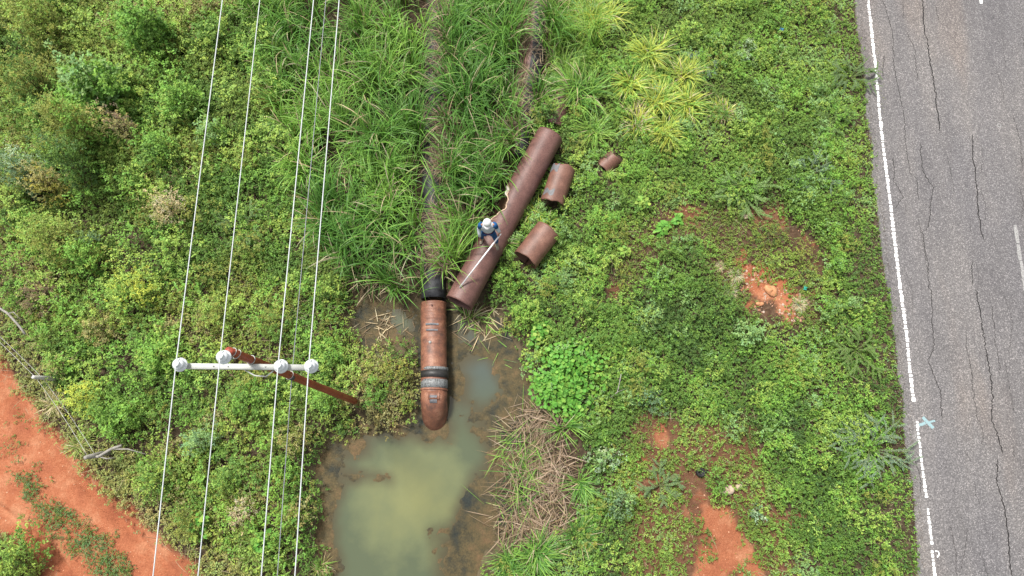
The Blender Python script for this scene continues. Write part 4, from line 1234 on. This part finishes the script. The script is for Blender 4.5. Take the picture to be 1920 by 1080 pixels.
# dead straw on and beside the buried pipes
def straw(line, n, wd, zt, Lr=(.25, .7), cols=('straw', 'pinkstraw'), flt=None, width=.012):
    P = resample(line, .02); j = rng.integers(0, len(P), n); off = rng.normal(0, wd, n)
    x = P[j, 0]+off; y = P[j, 1]+rng.normal(0, .1, n)
    g = vnoise(x, y, .55, 113); ok = (g > .36)
    if flt is not None: ok &= flt(x, y)
    x, y, off = x[ok], y[ok], off[ok]; k = len(x)
    z = np.maximum(H(x, y)+.03, zt+np.sqrt(np.maximum(0, .34**2-off**2))+.015)+.10*rng.random(k)
    C = vary(np.where(rng.random((k, 1)) < .6, pal(cols[0]), pal(cols[1])), .25, .06)
    C[rng.random(k) < .3] *= .55
    return blades(np.stack([x, y, z], -1), rng.random(k)*6.28, Lr[0]+(Lr[1]-Lr[0])*rng.random(k), rng.normal(.12, .18, k), rng.normal(-.25, .25, k), width*(.6+.7*rng.random(k)), C, 3)
yb = G(812, 548, 0).y
A = Acc(); A.add(straw(LEFTP+np.array([.10, 0]), 11000, .19, .04, Lr=(.2, .6), cols=('pinkstraw', 'brown'), flt=lambda x, y: (y > yb) & ((y < G(812, 460, 0).y) | (x > G(812, 500).x+.10) | (rng.random(len(x)) < .25))))
A.add(straw(PIPE2+np.array([-.28, 0]), 2600, .16, -.05, cols=('brown', 'pinkstraw')))
A.add(straw(PIPE2+np.array([.10, 0]), 300, .16, .04))
o = A.build("dead_straw", M_dry); tag(o, "matted dead straw lying along the tops of the buried pipes", "straw", kind="stuff")

# reed litter at the pond edges + heap of dead reeds
def heap(n, cpx, Rx, Ry, Lr, cols, zr, e0=(.1, .25), azm=None, width=.02, seedz=0):
    c = G(*cpx, .1); k = n; x = c.x+rng.normal(0, Rx, k); y = c.y+rng.normal(0, Ry, k)
    hx = np.exp(-((x-c.x)/(Rx*1.6))**2-((y-c.y)/(Ry*1.6))**2)
    z = np.maximum(H(x, y), WZ)+.03+zr*hx*rng.random(k)
    az = rng.random(k)*6.28 if azm is None else azm+rng.normal(0, .5, k)
    C = vary(np.array([PAL[cols[i]] for i in rng.integers(0, len(cols), k)]), .25, .06)
    return blades(np.stack([x, y, z], -1), az, Lr[0]+(Lr[1]-Lr[0])*rng.random(k), rng.normal(e0[0], e0[1], k), rng.normal(-.08, .2, k), width*(.55+.7*rng.random(k)), C, 4)
A = Acc(); A.add(heap(430, (1030, 890), .28, .40, (.25, .65), ('pinkstraw', 'pinkstraw', 'brown', 'brown'), .45, width=.016))
A.add(heap(300, (980, 890), .32, .6, (.4, 1.0), ('pinkstraw', 'brown', 'reedy', 'reed'), .30, (.3, .3), width=.015))
A.add(heap(200, (1010, 790), .30, .25, (.4, .7), ('pinkstraw', 'brown'), .25, width=.014))
A.add(heap(260, (1000, 990), .45, .22, (.4, .8), ('brown', 'brown', 'pinkstraw'), .2))
o = A.build("dead_reed_heap", M_dry); tag(o, "heap of broken dead reeds in pale straw brown on the right bank of the pond", "dead reeds", kind="stuff")
A = Acc(); A.add(heap(170, (700, 520), .5, .18, (.3, .7), ('straw', 'brown', 'reed'), .15)); A.add(heap(50, (720, 600), .35, .2, (.2, .5), ('brown', 'straw'), .03, (0, .05)))
A.add(heap(70, (905, 600), .35, .3, (.3, .7), ('brown', 'straw', 'reedy'), .03, (0, .06)))
o = A.build("floating_straw", M_dry); tag(o, "loose straw and broken stems along the pool below the tall grass", "straw", kind="stuff")

# --- weeds in the middle strip of the track, and at its margins
x, y = plan(30000, -14, -5, -4.6, 4); s_ = sdist(MEDIAN, x, y)
lone = (sdist(TRACK, x, y) < -.1) & (pdist(GA([(10, 800), (30, 870), (60, 900)]), x, y) < .5) & (rng.random(len(x)) < .03)
ok = ((s_+.55*(fbm(x, y, .35, 121)-.5) < .02) & (rng.random(len(x)) < .10+.55*vnoise(x, y, .3, 123)*sm(2.8, -.5, y))) | lone
x, y = x[ok], y[ok]; k = len(x)
C = np.where((rng.random((k, 1)) < .7), pal('mint')*.62, pal('green')*.8)
A = Acc(); A.add(dome_leaves(x, y, H(x, y), .06+.06*rng.random(k), .05+.10*rng.random(k), C, 110, .034, .5, 6, .035))
o = A.build("track_weeds", M_leaf); tag(o, "strip of grey-green weeds between the two ruts of the red dirt track", "weeds", kind="stuff")

# pebbles and clods of laterite on the track and bare soil
x, y = plan(26000, -18, 12); b1 = np.minimum.reduce([sdist(p, x, y) for p in BARE])
ok = ((sdist(TRACK, x, y) < -.05) & (rng.random(len(x)) < .8)) | (b1 < .05)
x, y = x[ok], y[ok]; k = len(x); s = .006+.018*rng.random(k)**3
ico = np.array([(1, 0, 0), (0, 1, 0), (-1, 0, 0), (0, -1, 0), (0, 0, .8)]); 
Vp = ico[None]*s[:, None, None]*(.7+.6*rng.random((k, 5, 1)))+np.stack([x, y, H(x, y)], -1)[:, None]
Qp = np.array([[0, 1, 4, 4], [1, 2, 4, 4]]); tri = np.array([[0, 1, 4], [1, 2, 4], [2, 3, 4], [3, 0, 4]])
Qp = ((np.arange(k)*5)[:, None, None]+tri[None]).reshape(-1, 3)
Cp = vary(np.where(rng.random((k, 1)) < .5, np.array([.40, .17, .09]), np.array([.48, .27, .17])), .25, .04)
o = mk("pebbles", Vp.reshape(-1, 3), Qp, M_dry, None, np.repeat(Cp, 5, 0)); tag(o, "small orange pebbles strewn over the dirt track and bare soil", "pebbles", kind="stuff")

# ------------------------------------------------------------------ plants one can tell apart
GL = "bushes of the left thicket"; GR = "plants of the verge"
# leafy shrubs: px, py, radius, height, colour, colour 2, leaf length, label, group
SHR = [
 (165,150,.95,1.9,'mint','bright',.085,"large pale bright green bush draped in creeper leaves, upper left near the leftmost wire",GL),
 (268,48,.9,1.7,'bright','green',.08,"bright green creeper-covered bush at the top edge, between the left corner and the first wire",GL),
 (60,40,.95,1.7,'olive','lime',.055,"yellowish olive bush in the top left corner of the thicket",GL),
 (45,150,.85,1.5,'olive','green',.05,"olive bush under the top left corner, beside a dark gap",GL),
 (75,210,.5,1.2,'lime','green',.055,"small lime bush above the grey-green mound at the left edge",GL),
 (120,235,.9,2.0,'bright','olive',.05,"tall bush with mixed green and lime leaves below the pale creeper bush",GL),
 (128,298,.75,2.0,'dark','green',.05,"darkest green domed bush of the thicket, with a dusty green top",GL),
 (215,235,.45,1.5,'brown','khaki',.04,"reddish brown withered bush top beside the pale creeper bush",GL),
 (28,305,.75,1.6,'silver','blue',.035,"grey-green dusty fine-leaved bush at the left edge of the picture",GL),
 (75,340,.6,1.2,'khaki','gold',.04,"tan and yellow bush with rusty tints below the dusty grey-green one",GL),
 (90,440,1.0,1.3,'lime','olive',.045,"broad yellow-green bush with wiry twigs at the left, above the brown patch",GL),
 (150,480,.6,.9,'bright','lime',.055,"green bush with a few yellow leaves low on the left side",GL),
 (168,450,.28,.8,'mint','blue',.035,"small round blue-green bush standing alone beside a brown gap",GL),
 (310,395,.62,1.0,'khaki','straw',.035,"pale tan seeding bush beside the leftmost wire",GL),
 (322,462,.45,.8,'bright','lime',.05,"bright green bush just below the pale tan seeding one",GL),
 (285,270,.65,1.1,'green','bright',.055,"mid green bush left of the first wire, right of the darkest bush",GL),
 (345,180,.75,1.2,'bright','green',.06,"bright green tangled bush against the first wire in the upper left",GL),
 (400,250,.45,.9,'mint','bright',.05,"soft light green bush between the first and second wires, upper half",GL),
 (395,60,.6,1.0,'lime','green',.06,"lime bush between the first and second wires at the top edge",GL),
 (455,300,.5,.8,'olive','lime',.04,"loose olive bush under the second wire beside the tall grass",GL),
 (500,70,.5,.9,'green','lime',.05,"green bush at the upper edge of the tall grass under the third wire",GL),
 (240,545,.85,.8,'lime','yellow',.042,"wide yellow-green small-leaved bush in the middle of the left scrub",GL),
 (70,560,.7,.6,'brown','khaki',.035,"brown withered low bush near the left edge above the dirt track",GL),
 (20,545,.4,.7,'bright','green',.05,"green bush on the left edge just above the brown withered patch",GL),
 (180,620,.6,.6,'olive','khaki',.035,"olive brown bush left of the crossarm",GL),
 (305,660,.75,.8,'bright','lime',.055,"vivid lime green bush behind the left end of the crossarm",GL),
 (410,590,.65,.7,'lime','olive',.045,"pale olive bush under the second wire above the crossarm",GL),
 (520,600,.5,.6,'olive','green',.045,"olive green bush under the third wire above the crossarm",GL),
 (618,660,.45,.6,'green','bright',.045,"green bush right of the crossarm, at the corner of the upper pool",GL),
 (165,745,.6,.8,'yellow','lime',.04,"golden yellow-green bush near the fence post by the dirt track",GL),
 (215,775,.65,.8,'bright','green',.055,"rich green bush between the dirt track and the leftmost wire",GL),
 (110,680,.5,.6,'khaki','lime',.035,"pale straw-tinted bush above the weathered fence post",GL),
 (375,830,.5,.9,'mint','blue',.045,"ferny pale blue-green bush between the lower left wires",GL),
 (470,750,.75,.7,'bright','green',.055,"bright green bush under the middle of the crossarm",GL),
 (420,900,.5,.6,'green','lime',.05,"green bush right of the second wire in the lower left",GL),
 (455,960,.42,.7,'straw','khaki',.03,"straw coloured dry bush between the second and third wires near the bottom",GL),
 (545,820,.5,.6,'khaki','olive',.035,"dry khaki bush under the rightmost wires left of the pond",GL),
 (610,745,.5,.6,'bright','green',.045,"green bush wrapped round the foot of the red pole",GL),
 (290,900,.65,.7,'lime','green',.045,"lime bush above the lower bend of the dirt track",GL),
 (345,985,.55,.6,'green','olive',.045,"green bush at the lower margin of the dirt track",GL),
 (560,960,.45,.5,'olive','khaki',.04,"thin olive bush on the left bank of the pond",GL),
 (745,690,.40,.55,'gold','olive',.028,"golden mossy bush against the rusty pipe on its left side",GL),
 (700,738,.42,.5,'bright','green',.045,"green bush between the red pole's foot and the rusty pipe",GL),
 (757,762,.30,.40,'olive','green',.038,"small olive bush touching the lower end of the rusty pipe",GL),
 (648,800,.35,.4,'green','dark',.04,"dark green bush on the pond's upper left bank",GL),
 (18,1048,.8,.9,'lime','green',.05,"yellow-green bush in the bottom left corner beyond the dirt track",GL),
 # middle
 (690,325,.75,.9,'mint','bright',.045,"rounded mint green bush surrounded by the tall grass",GR),
 (1025,215,.45,.75,'green','dark',.04,"dark green bush at the upper end of the long torn pipe",GR),
 (985,230,.30,.6,'green','mint',.035,"small green bush between the black pipe and the torn pipe",GR),
 (1086,345,.26,.5,'bright','lime',.045,"small bright bush pressed against the right side of the pipe half shell",GR),
 (1085,300,.42,.6,'green','lime',.045,"green bush between the pipe half shell and the small brown scrap",GR),
 (1172,318,.40,.55,'lime','bright',.045,"lime bush right of the small brown pipe scrap",GR),
 (1058,385,.28,.5,'lime','mint',.045,"small lime bush beside the lower corner of the pipe half shell",GR),
 (1120,420,.6,.7,'lime','bright',.045,"light green feathery bush right of the open-ended pipe stub",GR),
 (1075,480,.5,.6,'mint','lime',.045,"pale green bush below the open-ended pipe stub",GR),
 (960,520,.5,.65,'bright','lime',.045,"bright green bush at the right of the torn pipe's lower end",GR),
 (985,590,.55,.6,'lime','bright',.045,"lime green bush over the right bank of the upper pool",GR),
 (975,395,.26,.5,'bright','green',.045,"bright green bush between the worker and the pipe fragments",GR),
 (1095,570,.55,.5,'lime','green',.04,"light green bush above the big round-leaved plant",GR),
 (1215,600,.55,.6,'lime','mint',.035,"pale wiry yellow-green bush above and right of the round-leaved plant",GR),
 (1175,120,.45,.6,'green','bright',.05,"mid green bush between the two patches of yellow grass at the top",GR),
 (1290,60,.55,.6,'lime','bright',.05,"lime bush near the top edge right of the yellow grass",GR),
 (1400,95,.38,.5,'mint','silver',.05,"pale mint flowering weed near the top edge of the verge",GR),
 (1385,215,.28,.5,'silver','mint',.045,"silvery pale weed right of the yellow grass patch",GR),
 (1440,175,.5,.55,'bright','mint',.045,"bright green bush in the upper verge right of the silvery weed",GR),
 (1450,40,.5,.5,'bright','green',.05,"bright green bush at the top edge of the verge nearer the road",GR),
 (1400,625,.45,.65,'lime','mint',.06,"fresh lime ferny bush just below the bare orange soil",GR),
 (1450,440,.5,.40,'dark','olive',.03,"dark olive creeping bush above the bare orange soil",GR),
 (1290,470,.75,.30,'dark','green',.035,"low dark green creeping mat in the middle of the thin grass",GR),
 (1340,690,.5,.5,'lime','green',.045,"light green bush in the centre of the lower verge",GR),
 (1380,790,.5,.5,'mint','lime',.035,"pale green fine-leaved bush in the lower verge",GR),
 (1460,830,.45,.5,'bright','lime',.05,"bright green bush left of the blue-grey thorn shrub",GR),
 (1345,900,.4,.45,'bright','green',.05,"bright green bush beside the pale stone in the lower verge",GR),
 (1420,960,.22,.4,'silver','blue',.045,"silver-blue weed below the pale stone in the lower verge",GR),
 (1140,860,.5,.6,'silver','mint',.045,"pale minty clustered bush right of the dead reed heap",GR),
 (1165,940,.5,.6,'blue','mint',.045,"blue-green bush right and below the dead reed heap",GR),
 (1590,950,.5,.35,'bright','lime',.045,"bright low bush by the road near the bottom",GR),
 (1640,760,.4,.35,'green','bright',.045,"green bush by the road above the blue-grey thorn shrub",GR),
 (1220,750,.5,.4,'green','blue',.04,"dull green bush above the long strip of bare soil in the lower verge",GR),
 (1500,700,.5,.4,'green','lime',.045,"green bush in the lower verge between the orange soil and the road",GR),
]
for i, (px, py, r_, h_, c1, c2, ll, lab, g_) in enumerate(SHR):
    if g_ is GL and r_ > .4: h_ = h_*1.1+.25
    dn = 62 if ll < .045 else 46
    shrub(px, py, r_, h_, c1, lab, c2, L=ll*1.12, dens=dn, group=g_, lob=5 if r_ > .6 else 4, per=8, spr=.05 if ll < .045 else .065,
          name="seeding_bush" if c1 in ('khaki', 'straw', 'brown') else "leafy_bush" if r_ > .4 else "small_bush", cat="bush")
# yellow grass clumps and other grasses
TUS = [
 (1222,95,150,.95,'yellow','lime',"pale yellow grass clump, topmost of the yellow patch right of the tall grass"),
 (1190,145,130,.9,'yellow','reedy',"yellow-green grass clump on the left side of the yellow patch"),
 (1280,135,150,.9,'yellow','lime',"bright yellow grass clump on the right side of the yellow patch"),
 (1235,190,150,.95,'yellow','lime',"yellow grass clump in the middle of the yellow patch"),
 (1195,225,110,.8,'yellow','straw',"yellow grass clump with bleached tips at the lower left of the yellow patch"),
 (1290,195,120,.8,'yellow','reedy',"yellow-green grass clump right of the middle of the yellow patch"),
 (1250,240,130,.85,'yellow','lime',"lowest clump of the yellow grass patch"),
 (1355,210,140,.55,'yellow','straw',"fine straw-yellow feathery tuft right of the yellow grass patch"),
 (1100,30,170,1.1,'yellow','reedy',"tall yellow grass clump at the top edge right of the black pipe"),
 (1140,20,130,1.0,'yellow','lime',"yellow grass clump at the top edge above the dark gap"),
 (1095,165,190,1.25,'reedy','reed',"tall green grass clump right of the partly buried brown pipe"),
 (1110,240,100,.9,'reedy','lime',"yellow-green grass clump above the small brown pipe scrap"),
 (1022,348,70,.45,'reedy','lime',"grass tuft leaning on the left side of the pipe half shell"),
 (1022,418,60,.45,'reedy','yellow',"small grass tuft lying over the top of the open-ended pipe stub"),
 (1142,326,60,.4,'lime','reedy',"small lime grass tuft in front of the brown pipe scrap"),
 (985,350,80,.6,'yellow','reedy',"bleached grass tuft between the torn pipe and the half shell"),
 (1000,395,110,.6,'reedy','yellow',"yellow-green grass tuft above the open-ended pipe stub"),
 (940,450,120,.7,'reedy','bright',"green grass tuft beside the worker's right-hand side of the pipe"),
 (905,480,60,.6,'reedy','reed',"grass tuft hugging the right flank of the torn pipe below the worker"),
 (928,655,42,1.0,'reedy','reed',"long bladed grass clump growing out of the upper pool"),
 (880,590,40,.8,'reedy','straw',"sparse grass clump at the lower mouth of the torn pipe"),
 (520,225,90,.8,'reedy','mint',"grass clump with pale tips at the left margin of the tall grass"),
 (275,105,60,.9,'reedy','mint',"pale spiky grass clump standing in the upper left bushes"),
 (335,320,60,.7,'straw','khaki',"bleached spiky grass clump left of the first wire"),
 (590,330,100,1.0,'reedy','reed',"arching grass clump under the rightmost wire"),
 (640,430,110,1.0,'reedy','reed',"arching grass clump right of the wires at mid height"),
 (640,560,40,.7,'reedy','reed',"grass clump leaning over the left corner of the upper pool"),
 (950,960,120,.8,'reedy','straw',"yellow-green reed clump at the left foot of the dead reed heap"),
 (1010,1040,200,.8,'reed','reedy',"dense green reed clump at the bottom edge below the dead reed heap"),
 (950,1060,140,.7,'reed','reedy',"green reed clump at the bottom edge beside the pond"),
 (1085,1010,130,.7,'reed','dark',"dark green reed clump right of the one at the bottom edge"),
 (1090,900,80,.8,'reed','reedy',"green reed clump on the right side of the dead reed heap"),
 (965,830,60,1.0,'reedy','straw',"tall half-dry reed clump at the upper left of the dead reed heap"),
 (985,890,60,1.0,'reedy','straw',"half-dry reed clump in the middle of the dead reed heap"),
 (1060,800,40,.8,'reedy','reed',"long bladed reed clump at the upper right of the dead reed heap"),
 (80,640,140,.5,'khaki','lime',"pale grass clump overhanging the upper part of the dirt track"),
 (95,760,150,.5,'khaki','straw',"bleached grass clump at the track edge below the fence post"),
 (150,830,130,.45,'khaki','lime',"bleached grass clump beside the broken branch"),
 (480,1040,80,.5,'khaki','lime',"dry grass clump near the bottom edge under the third wire"),
 (600,1060,80,.5,'khaki','reedy',"dry grass clump at the bottom left bank of the pond"),
]
for px, py, n_, l_, c1, c2, lab in TUS:
    tussock(px, py, int(n_*1.5), l_, c1, lab, c2, w=.019 if l_ > .7 else .014, spread=.16 if n_ > 100 else .10, e1=-.5, group="grass clumps")
# thorny shrubs with comb-like arms
FR = [
 (1640,842,.95,16,'steel','silver',.6,"blue-grey thorn shrub with long feathery arms beside the road edge",.04),
 (1610,655,.75,9,'green','mint',.4,"green feathery thorn shrub near the road, above the blue-grey one",.045),
 (1395,355,.85,11,'mint','green',.5,"pale green thorn shrub with curling feathery arms above the thin grass",.05),
 (1600,140,.75,9,'blue','green',.4,"dull green feathery thorn shrub near the road at the top",.045),
 (1520,320,.75,9,'steel','mint',.4,"blue-green feathery thorn shrub in the upper verge near the road",.045),
 (1320,110,.6,8,'steel','mint',.5,"blue-green feathery thorn shrub right of the yellow grass patch",.045),
 (1560,230,.6,8,'green','blue',.35,"green feathery thorn shrub between the two bluish ones near the road",.045),
 (450,420,.7,9,'mint','blue',.8,"pale blue-green feathery shrub between the second and third wires",.05),
 (710,265,.4,6,'mint','blue',.7,"small feathery blue-green sprig in the tall grass",.04),
 (1240,910,.6,8,'blue','mint',.4,"blue-green feathery shrub below the strip of bare orange soil",.045),
 (560,700,.6,7,'bright','lime',.5,"lime feathery shrub right of the middle of the crossarm",.05),
]
for px, py, r_, n_, c1, c2, h_, lab, ll in FR:
    frondbush(px, py, r_, n_, c1, lab, c2, h_, ll, group="thorny shrubs")
# broad round-leaved plants
vine(1070,700,1.0,1150,"big bright green plant with round leaves on the pond's right bank",.6,.105,'heart','bright',lobes=13)
vine(1010,625,.35,120,"smaller bright plant with round leaves above the big round-leaved one",.35,.11,'heart','lime',lobes=3)
vine(1242,428,.22,34,"bright green creeping sprig with round leaves at the left end on the thin grass",.18,.13,'heart','bright',lobes=3)
vine(1268,412,.20,34,"bright green creeping sprig with round leaves at the right end by the bare soil",.18,.13,'heart','bright',lobes=3)
vine(1205,380,.24,46,"leafy sapling with round leaves and a bare thin stem left of the bare soil",.5,.11,'lime','bright',lobes=3,name="sapling")
vine(1170,470,.22,34,"small lime plant with round leaves left of the dark creeping mat",.3,.10,'lime','bright',lobes=3)
vine(495,1012,.32,50,"bright round-leaved sprig crossed by the third wire near the bottom",.6,.13,'heart','bright',lobes=3)
vine(375,1000,.32,50,"bright round-leaved sprig left of the second wire near the bottom",.6,.11,'heart','lime',lobes=4)
vine(380,970,.22,30,"small bright round-leaved sprig crossed by the second wire",.6,.11,'heart','lime',lobes=2)
vine(845,728,.10,14,"tiny bright green weed right of the silver pipe band",.12,.07,'heart','bright',lobes=2)
vine(950,705,.22,60,"small green weed clump on the scum right of the narrow pool",.25,.05,'bright','olive',lobes=3)

# ------------------------------------------------------------------ stones, stumps, posts, litter
def rock(px, py, s, mat, label, name="stone", cat="stone", flat=.5, seed=0):
    r = random.Random(seed); p = root_at(px, py, .03); p.z += s*flat*.35
    n1, n2 = 9, 12; V = []; ph = [r.uniform(0, 6) for _ in range(4)]
    for i in range(n1):
        t = pi*i/(n1-1)
        for j in range(n2):
            a = 2*pi*j/n2; rr = s*(1+.22*sin(2*a+ph[0])+.12*sin(3*a+ph[1]+t*2)+.08*sin(5*t+ph[2]))
            V.append((rr*sin(t)*cos(a), rr*.75*sin(t)*sin(a), rr*flat*cos(t)))
    Q = [(i*n2+j, (i+1)*n2+j, (i+1)*n2+(j+1) % n2, i*n2+(j+1) % n2) for i in range(n1-1) for j in range(n2)]
    o = mk(name, V, Q, mat, None, None, False); o.location = p; o.rotation_euler = (0, 0, r.uniform(0, 6))
    return tag(o, label, cat)
rock(1362,919,.20,M_rock,"pale tan stone below the dark stump in the lower verge",seed=1)
rock(1446,545,.19,M_rockor,"rounded orange stone on the bare orange soil",seed=2)
rock(1219,545,.10,M_rock,"small pale stone left of the dark creeping mat",seed=3)
rock(1402,404,.13,M_rock,"flat pale stone under the curling thorn shrub",flat=.3,seed=4)
rock(1386,912,.10,M_rock,"small pale stone right of the larger tan one in the lower verge",seed=5)
rock(1425,570,.10,M_rockor,"small orange stone left of the rounded one on the bare soil",seed=7)
M_black = plain("charred_wood", (.012, .011, .012), .6, .3)
r0 = root_at(1315, 886, .1); o = empty("charred_stump", r0, "small black charred stump beside bare soil in the lower verge", "stump")
mb = MB(r0); mb.lathe(tuple(r0), [(.13, -.05), (.12, .08), (.10, .13), (.07, .10), (.0001, .09)], 11); mb.build("stump", M_black, o)
mb = MB(r0); mb.tube([tuple(r0+Vector((.08, 0, .02))), tuple(r0+Vector((.17, .03, .03))), tuple(r0+Vector((.24, .02, -.03)))], [.05, .035, .015], 7); mb.build("root", M_black, o)
def drytuft(px, py, R, label):
    tussock(px, py, 260, R, 'silver', label, 'straw', w=.011, spread=.06, e1=-.3, name="bleached_tuft", dry=.6, e0r=(.2, 1.2), zc=.1)
drytuft(1380,515,.26,"upper one of two bleached grey tufts left of the bare orange soil")
drytuft(1370,546,.24,"lower one of two bleached grey tufts left of the bare orange soil")
drytuft(1502,570,.26,"bleached grey tuft at the right end of the bare orange soil")
drytuft(1352,498,.16,"small faded tuft above the pair left of the orange soil")
# old fence at the track
mb_root = root_at(95, 708, .3)
M_post = plain('bleached_post', (.42, .41, .38), .9, .1, 0, .2, 14, .3)
fen = empty("wire_fence", mb_root, "old wire fence with a weathered post at the edge of the dirt track", "fence")
p0 = mb_root; pt_ = Vector(G(62, 707, 1.15)); p1 = root_at(205, 848, .2); pt1 = Vector(G(160, 858, 1.1)); pn = root_at(-60, 560, .2)
mb = MB(mb_root); mb.tube([tuple(p0+Vector((0, 0, -.1))), tuple(p0.lerp(pt_, .5)+Vector((.02, 0, 0))), tuple(pt_)], [.06, .052, .045], 9); mb.build("post", M_post, fen)
mb = MB(mb_root); br = Vector(G(215, 838, .8))
mb.tube([tuple(p1), tuple(p1.lerp(pt1, .5)+Vector((0, .03, 0))), tuple(pt1)], [.06, .055, .05], 8)
mb.build("post", M_deadwood, fen)
for k, zz in enumerate((1.05, .75)):
    mb = MB(mb_root); a_ = p0.lerp(pt_, zz/1.15); b_ = p1.lerp(pt1, zz/1.15)
    n_ = pn+Vector((0, 0, zz)); P = [n_.lerp(a_, t)-Vector((0, 0, .10*sin(pi*t))) for t in np.linspace(0, 1, 12)]+[a_.lerp(b_, t)-Vector((0, 0, .08*sin(pi*t))) for t in np.linspace(.08, 1, 12)]
    mb.tube([tuple(v_) for v_ in P], .0055, 5); mb.build("wire", M_steel, fen)
def branch(pts, r, label, forks=(), name="dead_branch"):
    P = [Vector(G(*p)) for p in pts]; root = P[0]
    o = empty(name, root, label, "branch"); mb = MB(root)
    mb.tube([tuple(v_) for v_ in resample(np.array([tuple(v_) for v_ in P]), .12)], r, 7)
    mb.build("limb", M_deadwood, o)
    for f_ in forks:
        mb = MB(root); mb.tube([tuple(Vector(G(*p))) for p in f_], [r*.5]*(len(f_)-1)+[r*.2], 6); mb.build("twig", M_deadwood, o)
branch([(160,858,.75),(185,856,.8),(208,842,.85),(235,833,.8)], .035, "forked grey dead branch sticking out of the scrub at the track edge",
       [[(208,842,.85),(240,842,.75),(275,852,.7)], [(185,856,.8),(200,860,.75),(215,858,.7)]])
branch([(-10,572,.7),(15,588,.75),(35,610,.7),(50,630,.6)], .03, "grey dead branch at the left edge above the dirt track", [[(15,588,.75),(25,585,.8),(40,600,.7)]])
branch([(1145,745,.3),(1158,735,.45),(1165,700,.5)], .012, "thin grey dead sapling right of the big round-leaved plant", [[(1158,735,.45),(1175,728,.4)]], "dead_sapling")
# litter
def scrap(px, py, w, mat, label):
    p = root_at(px, py, .12); p.z += .16; V = []
    for i in range(5):
        for j in range(5):
            V.append((w*(i/4-.5), w*.7*(j/4-.5), .03*sin(i*2.1+j*1.3)))
    jj = np.arange(25).reshape(5, 5)
    o = mk("plastic_scrap", V, np.stack([jj[:-1, :-1], jj[1:, :-1], jj[1:, 1:], jj[:-1, 1:]], -1).reshape(-1, 4), mat); o.location = p; o.rotation_euler = (.1, .2, px)
    solid(o, .004, 0); tag(o, label, "litter")
scrap(1465,56,.15,plain("blue_plastic", (.05, .22, .42), .4),"small blue scrap of plastic in the upper verge")
scrap(1509,541,.12,plain("green_plastic", (.02, .25, .18), .4),"small teal scrap of plastic by the bare orange soil")
# moss and crumbs in the gutter of the edge line
x, y = plan(9000, 9, 13, -4.5, 15); ln_ = GA(WLINE1, RZ); o_ = np.argsort(ln_[:, 1]); lx = np.interp(y, ln_[o_, 1], ln_[o_, 0]); off = x-lx-.09
p_ = sm(G(1640, 260, 0).y-.2, G(1640, 180, 0).y, y)*sm(G(1640, 60, 0).y+.3, G(1640, 120, 0).y, y)
p_ = np.maximum(p_, 1.2*np.exp(-((y-G(1650, 190).y)/.35)**2)); p_ = np.maximum(p_, .5*np.exp(-((y-G(1650, 95).y)/.3)**2))
ok = (off > -.03) & (off < .16) & (rng.random(len(x)) < p_*np.exp(-(off/.09)**2))
x, y = x[ok], y[ok]; k = len(x)
if k:
    A = Acc(); A.add(blades(np.stack([x, y, np.full(k, RZ)], -1), rng.random(k)*6.28, .02+.03*rng.random(k), .2+.8*rng.random(k), rng.normal(0, .3, k), np.full(k, .008), vary(np.tile(pal('olive'), (k, 1)), .25, .1), 2))
    o = A.build("gutter_moss", M_blade); tag(o, "olive moss growing along the white edge line of the road", "moss", kind="stuff")
# grey gravel shed along the crumbling edge of the asphalt, pale rubble on the upper bare patch
def stones(n, pts, cols, smin, smax, name, label):
    x, y, z = pts; k = len(x); s = smin+(smax-smin)*rng.random(k)**3
    Vp = ico[None]*s[:, None, None]*(.7+.6*rng.random((k, 5, 1)))+np.stack([x, y, z], -1)[:, None]
    Qp = ((np.arange(k)*5)[:, None, None]+tri[None]).reshape(-1, 3)
    Cp = vary(np.array(cols)[rng.integers(0, len(cols), k)], .25, .04)
    o = mk(name, Vp.reshape(-1, 3), Qp, M_dry, None, np.repeat(Cp, 5, 0)); tag(o, label, name.replace('_', ' '), kind="stuff")
y = rng.uniform(-4.5, 15, 5200); x = dlim(0*y, y)+rng.normal(0, .07, len(y))
stones(0, (x, y, np.where(x-dlim(x, y) > 0, RZ, H(x, y)+.01)), [(.16, .15, .15), (.24, .22, .21), (.12, .10, .09)], .005, .018, "road_gravel", "loose grey gravel along the crumbling left edge of the asphalt")
x, y = plan(30000, 3, 11, 0, 9); b0 = np.minimum(sdist(BARE[0], x, y), sdist(BARE[5], x, y)+.15); ok = (b0+.5*(fbm(x, y, .3, 82)-.5) < .0) & (vnoise(x, y, .25, 151) > .4)
x, y = x[ok], y[ok]
stones(0, (x, y, H(x, y)), [(.33, .15, .085), (.36, .20, .13), (.38, .29, .23)], .010, .045, "rubble", "pale orange clods and rubble on the bare soil of the verge")
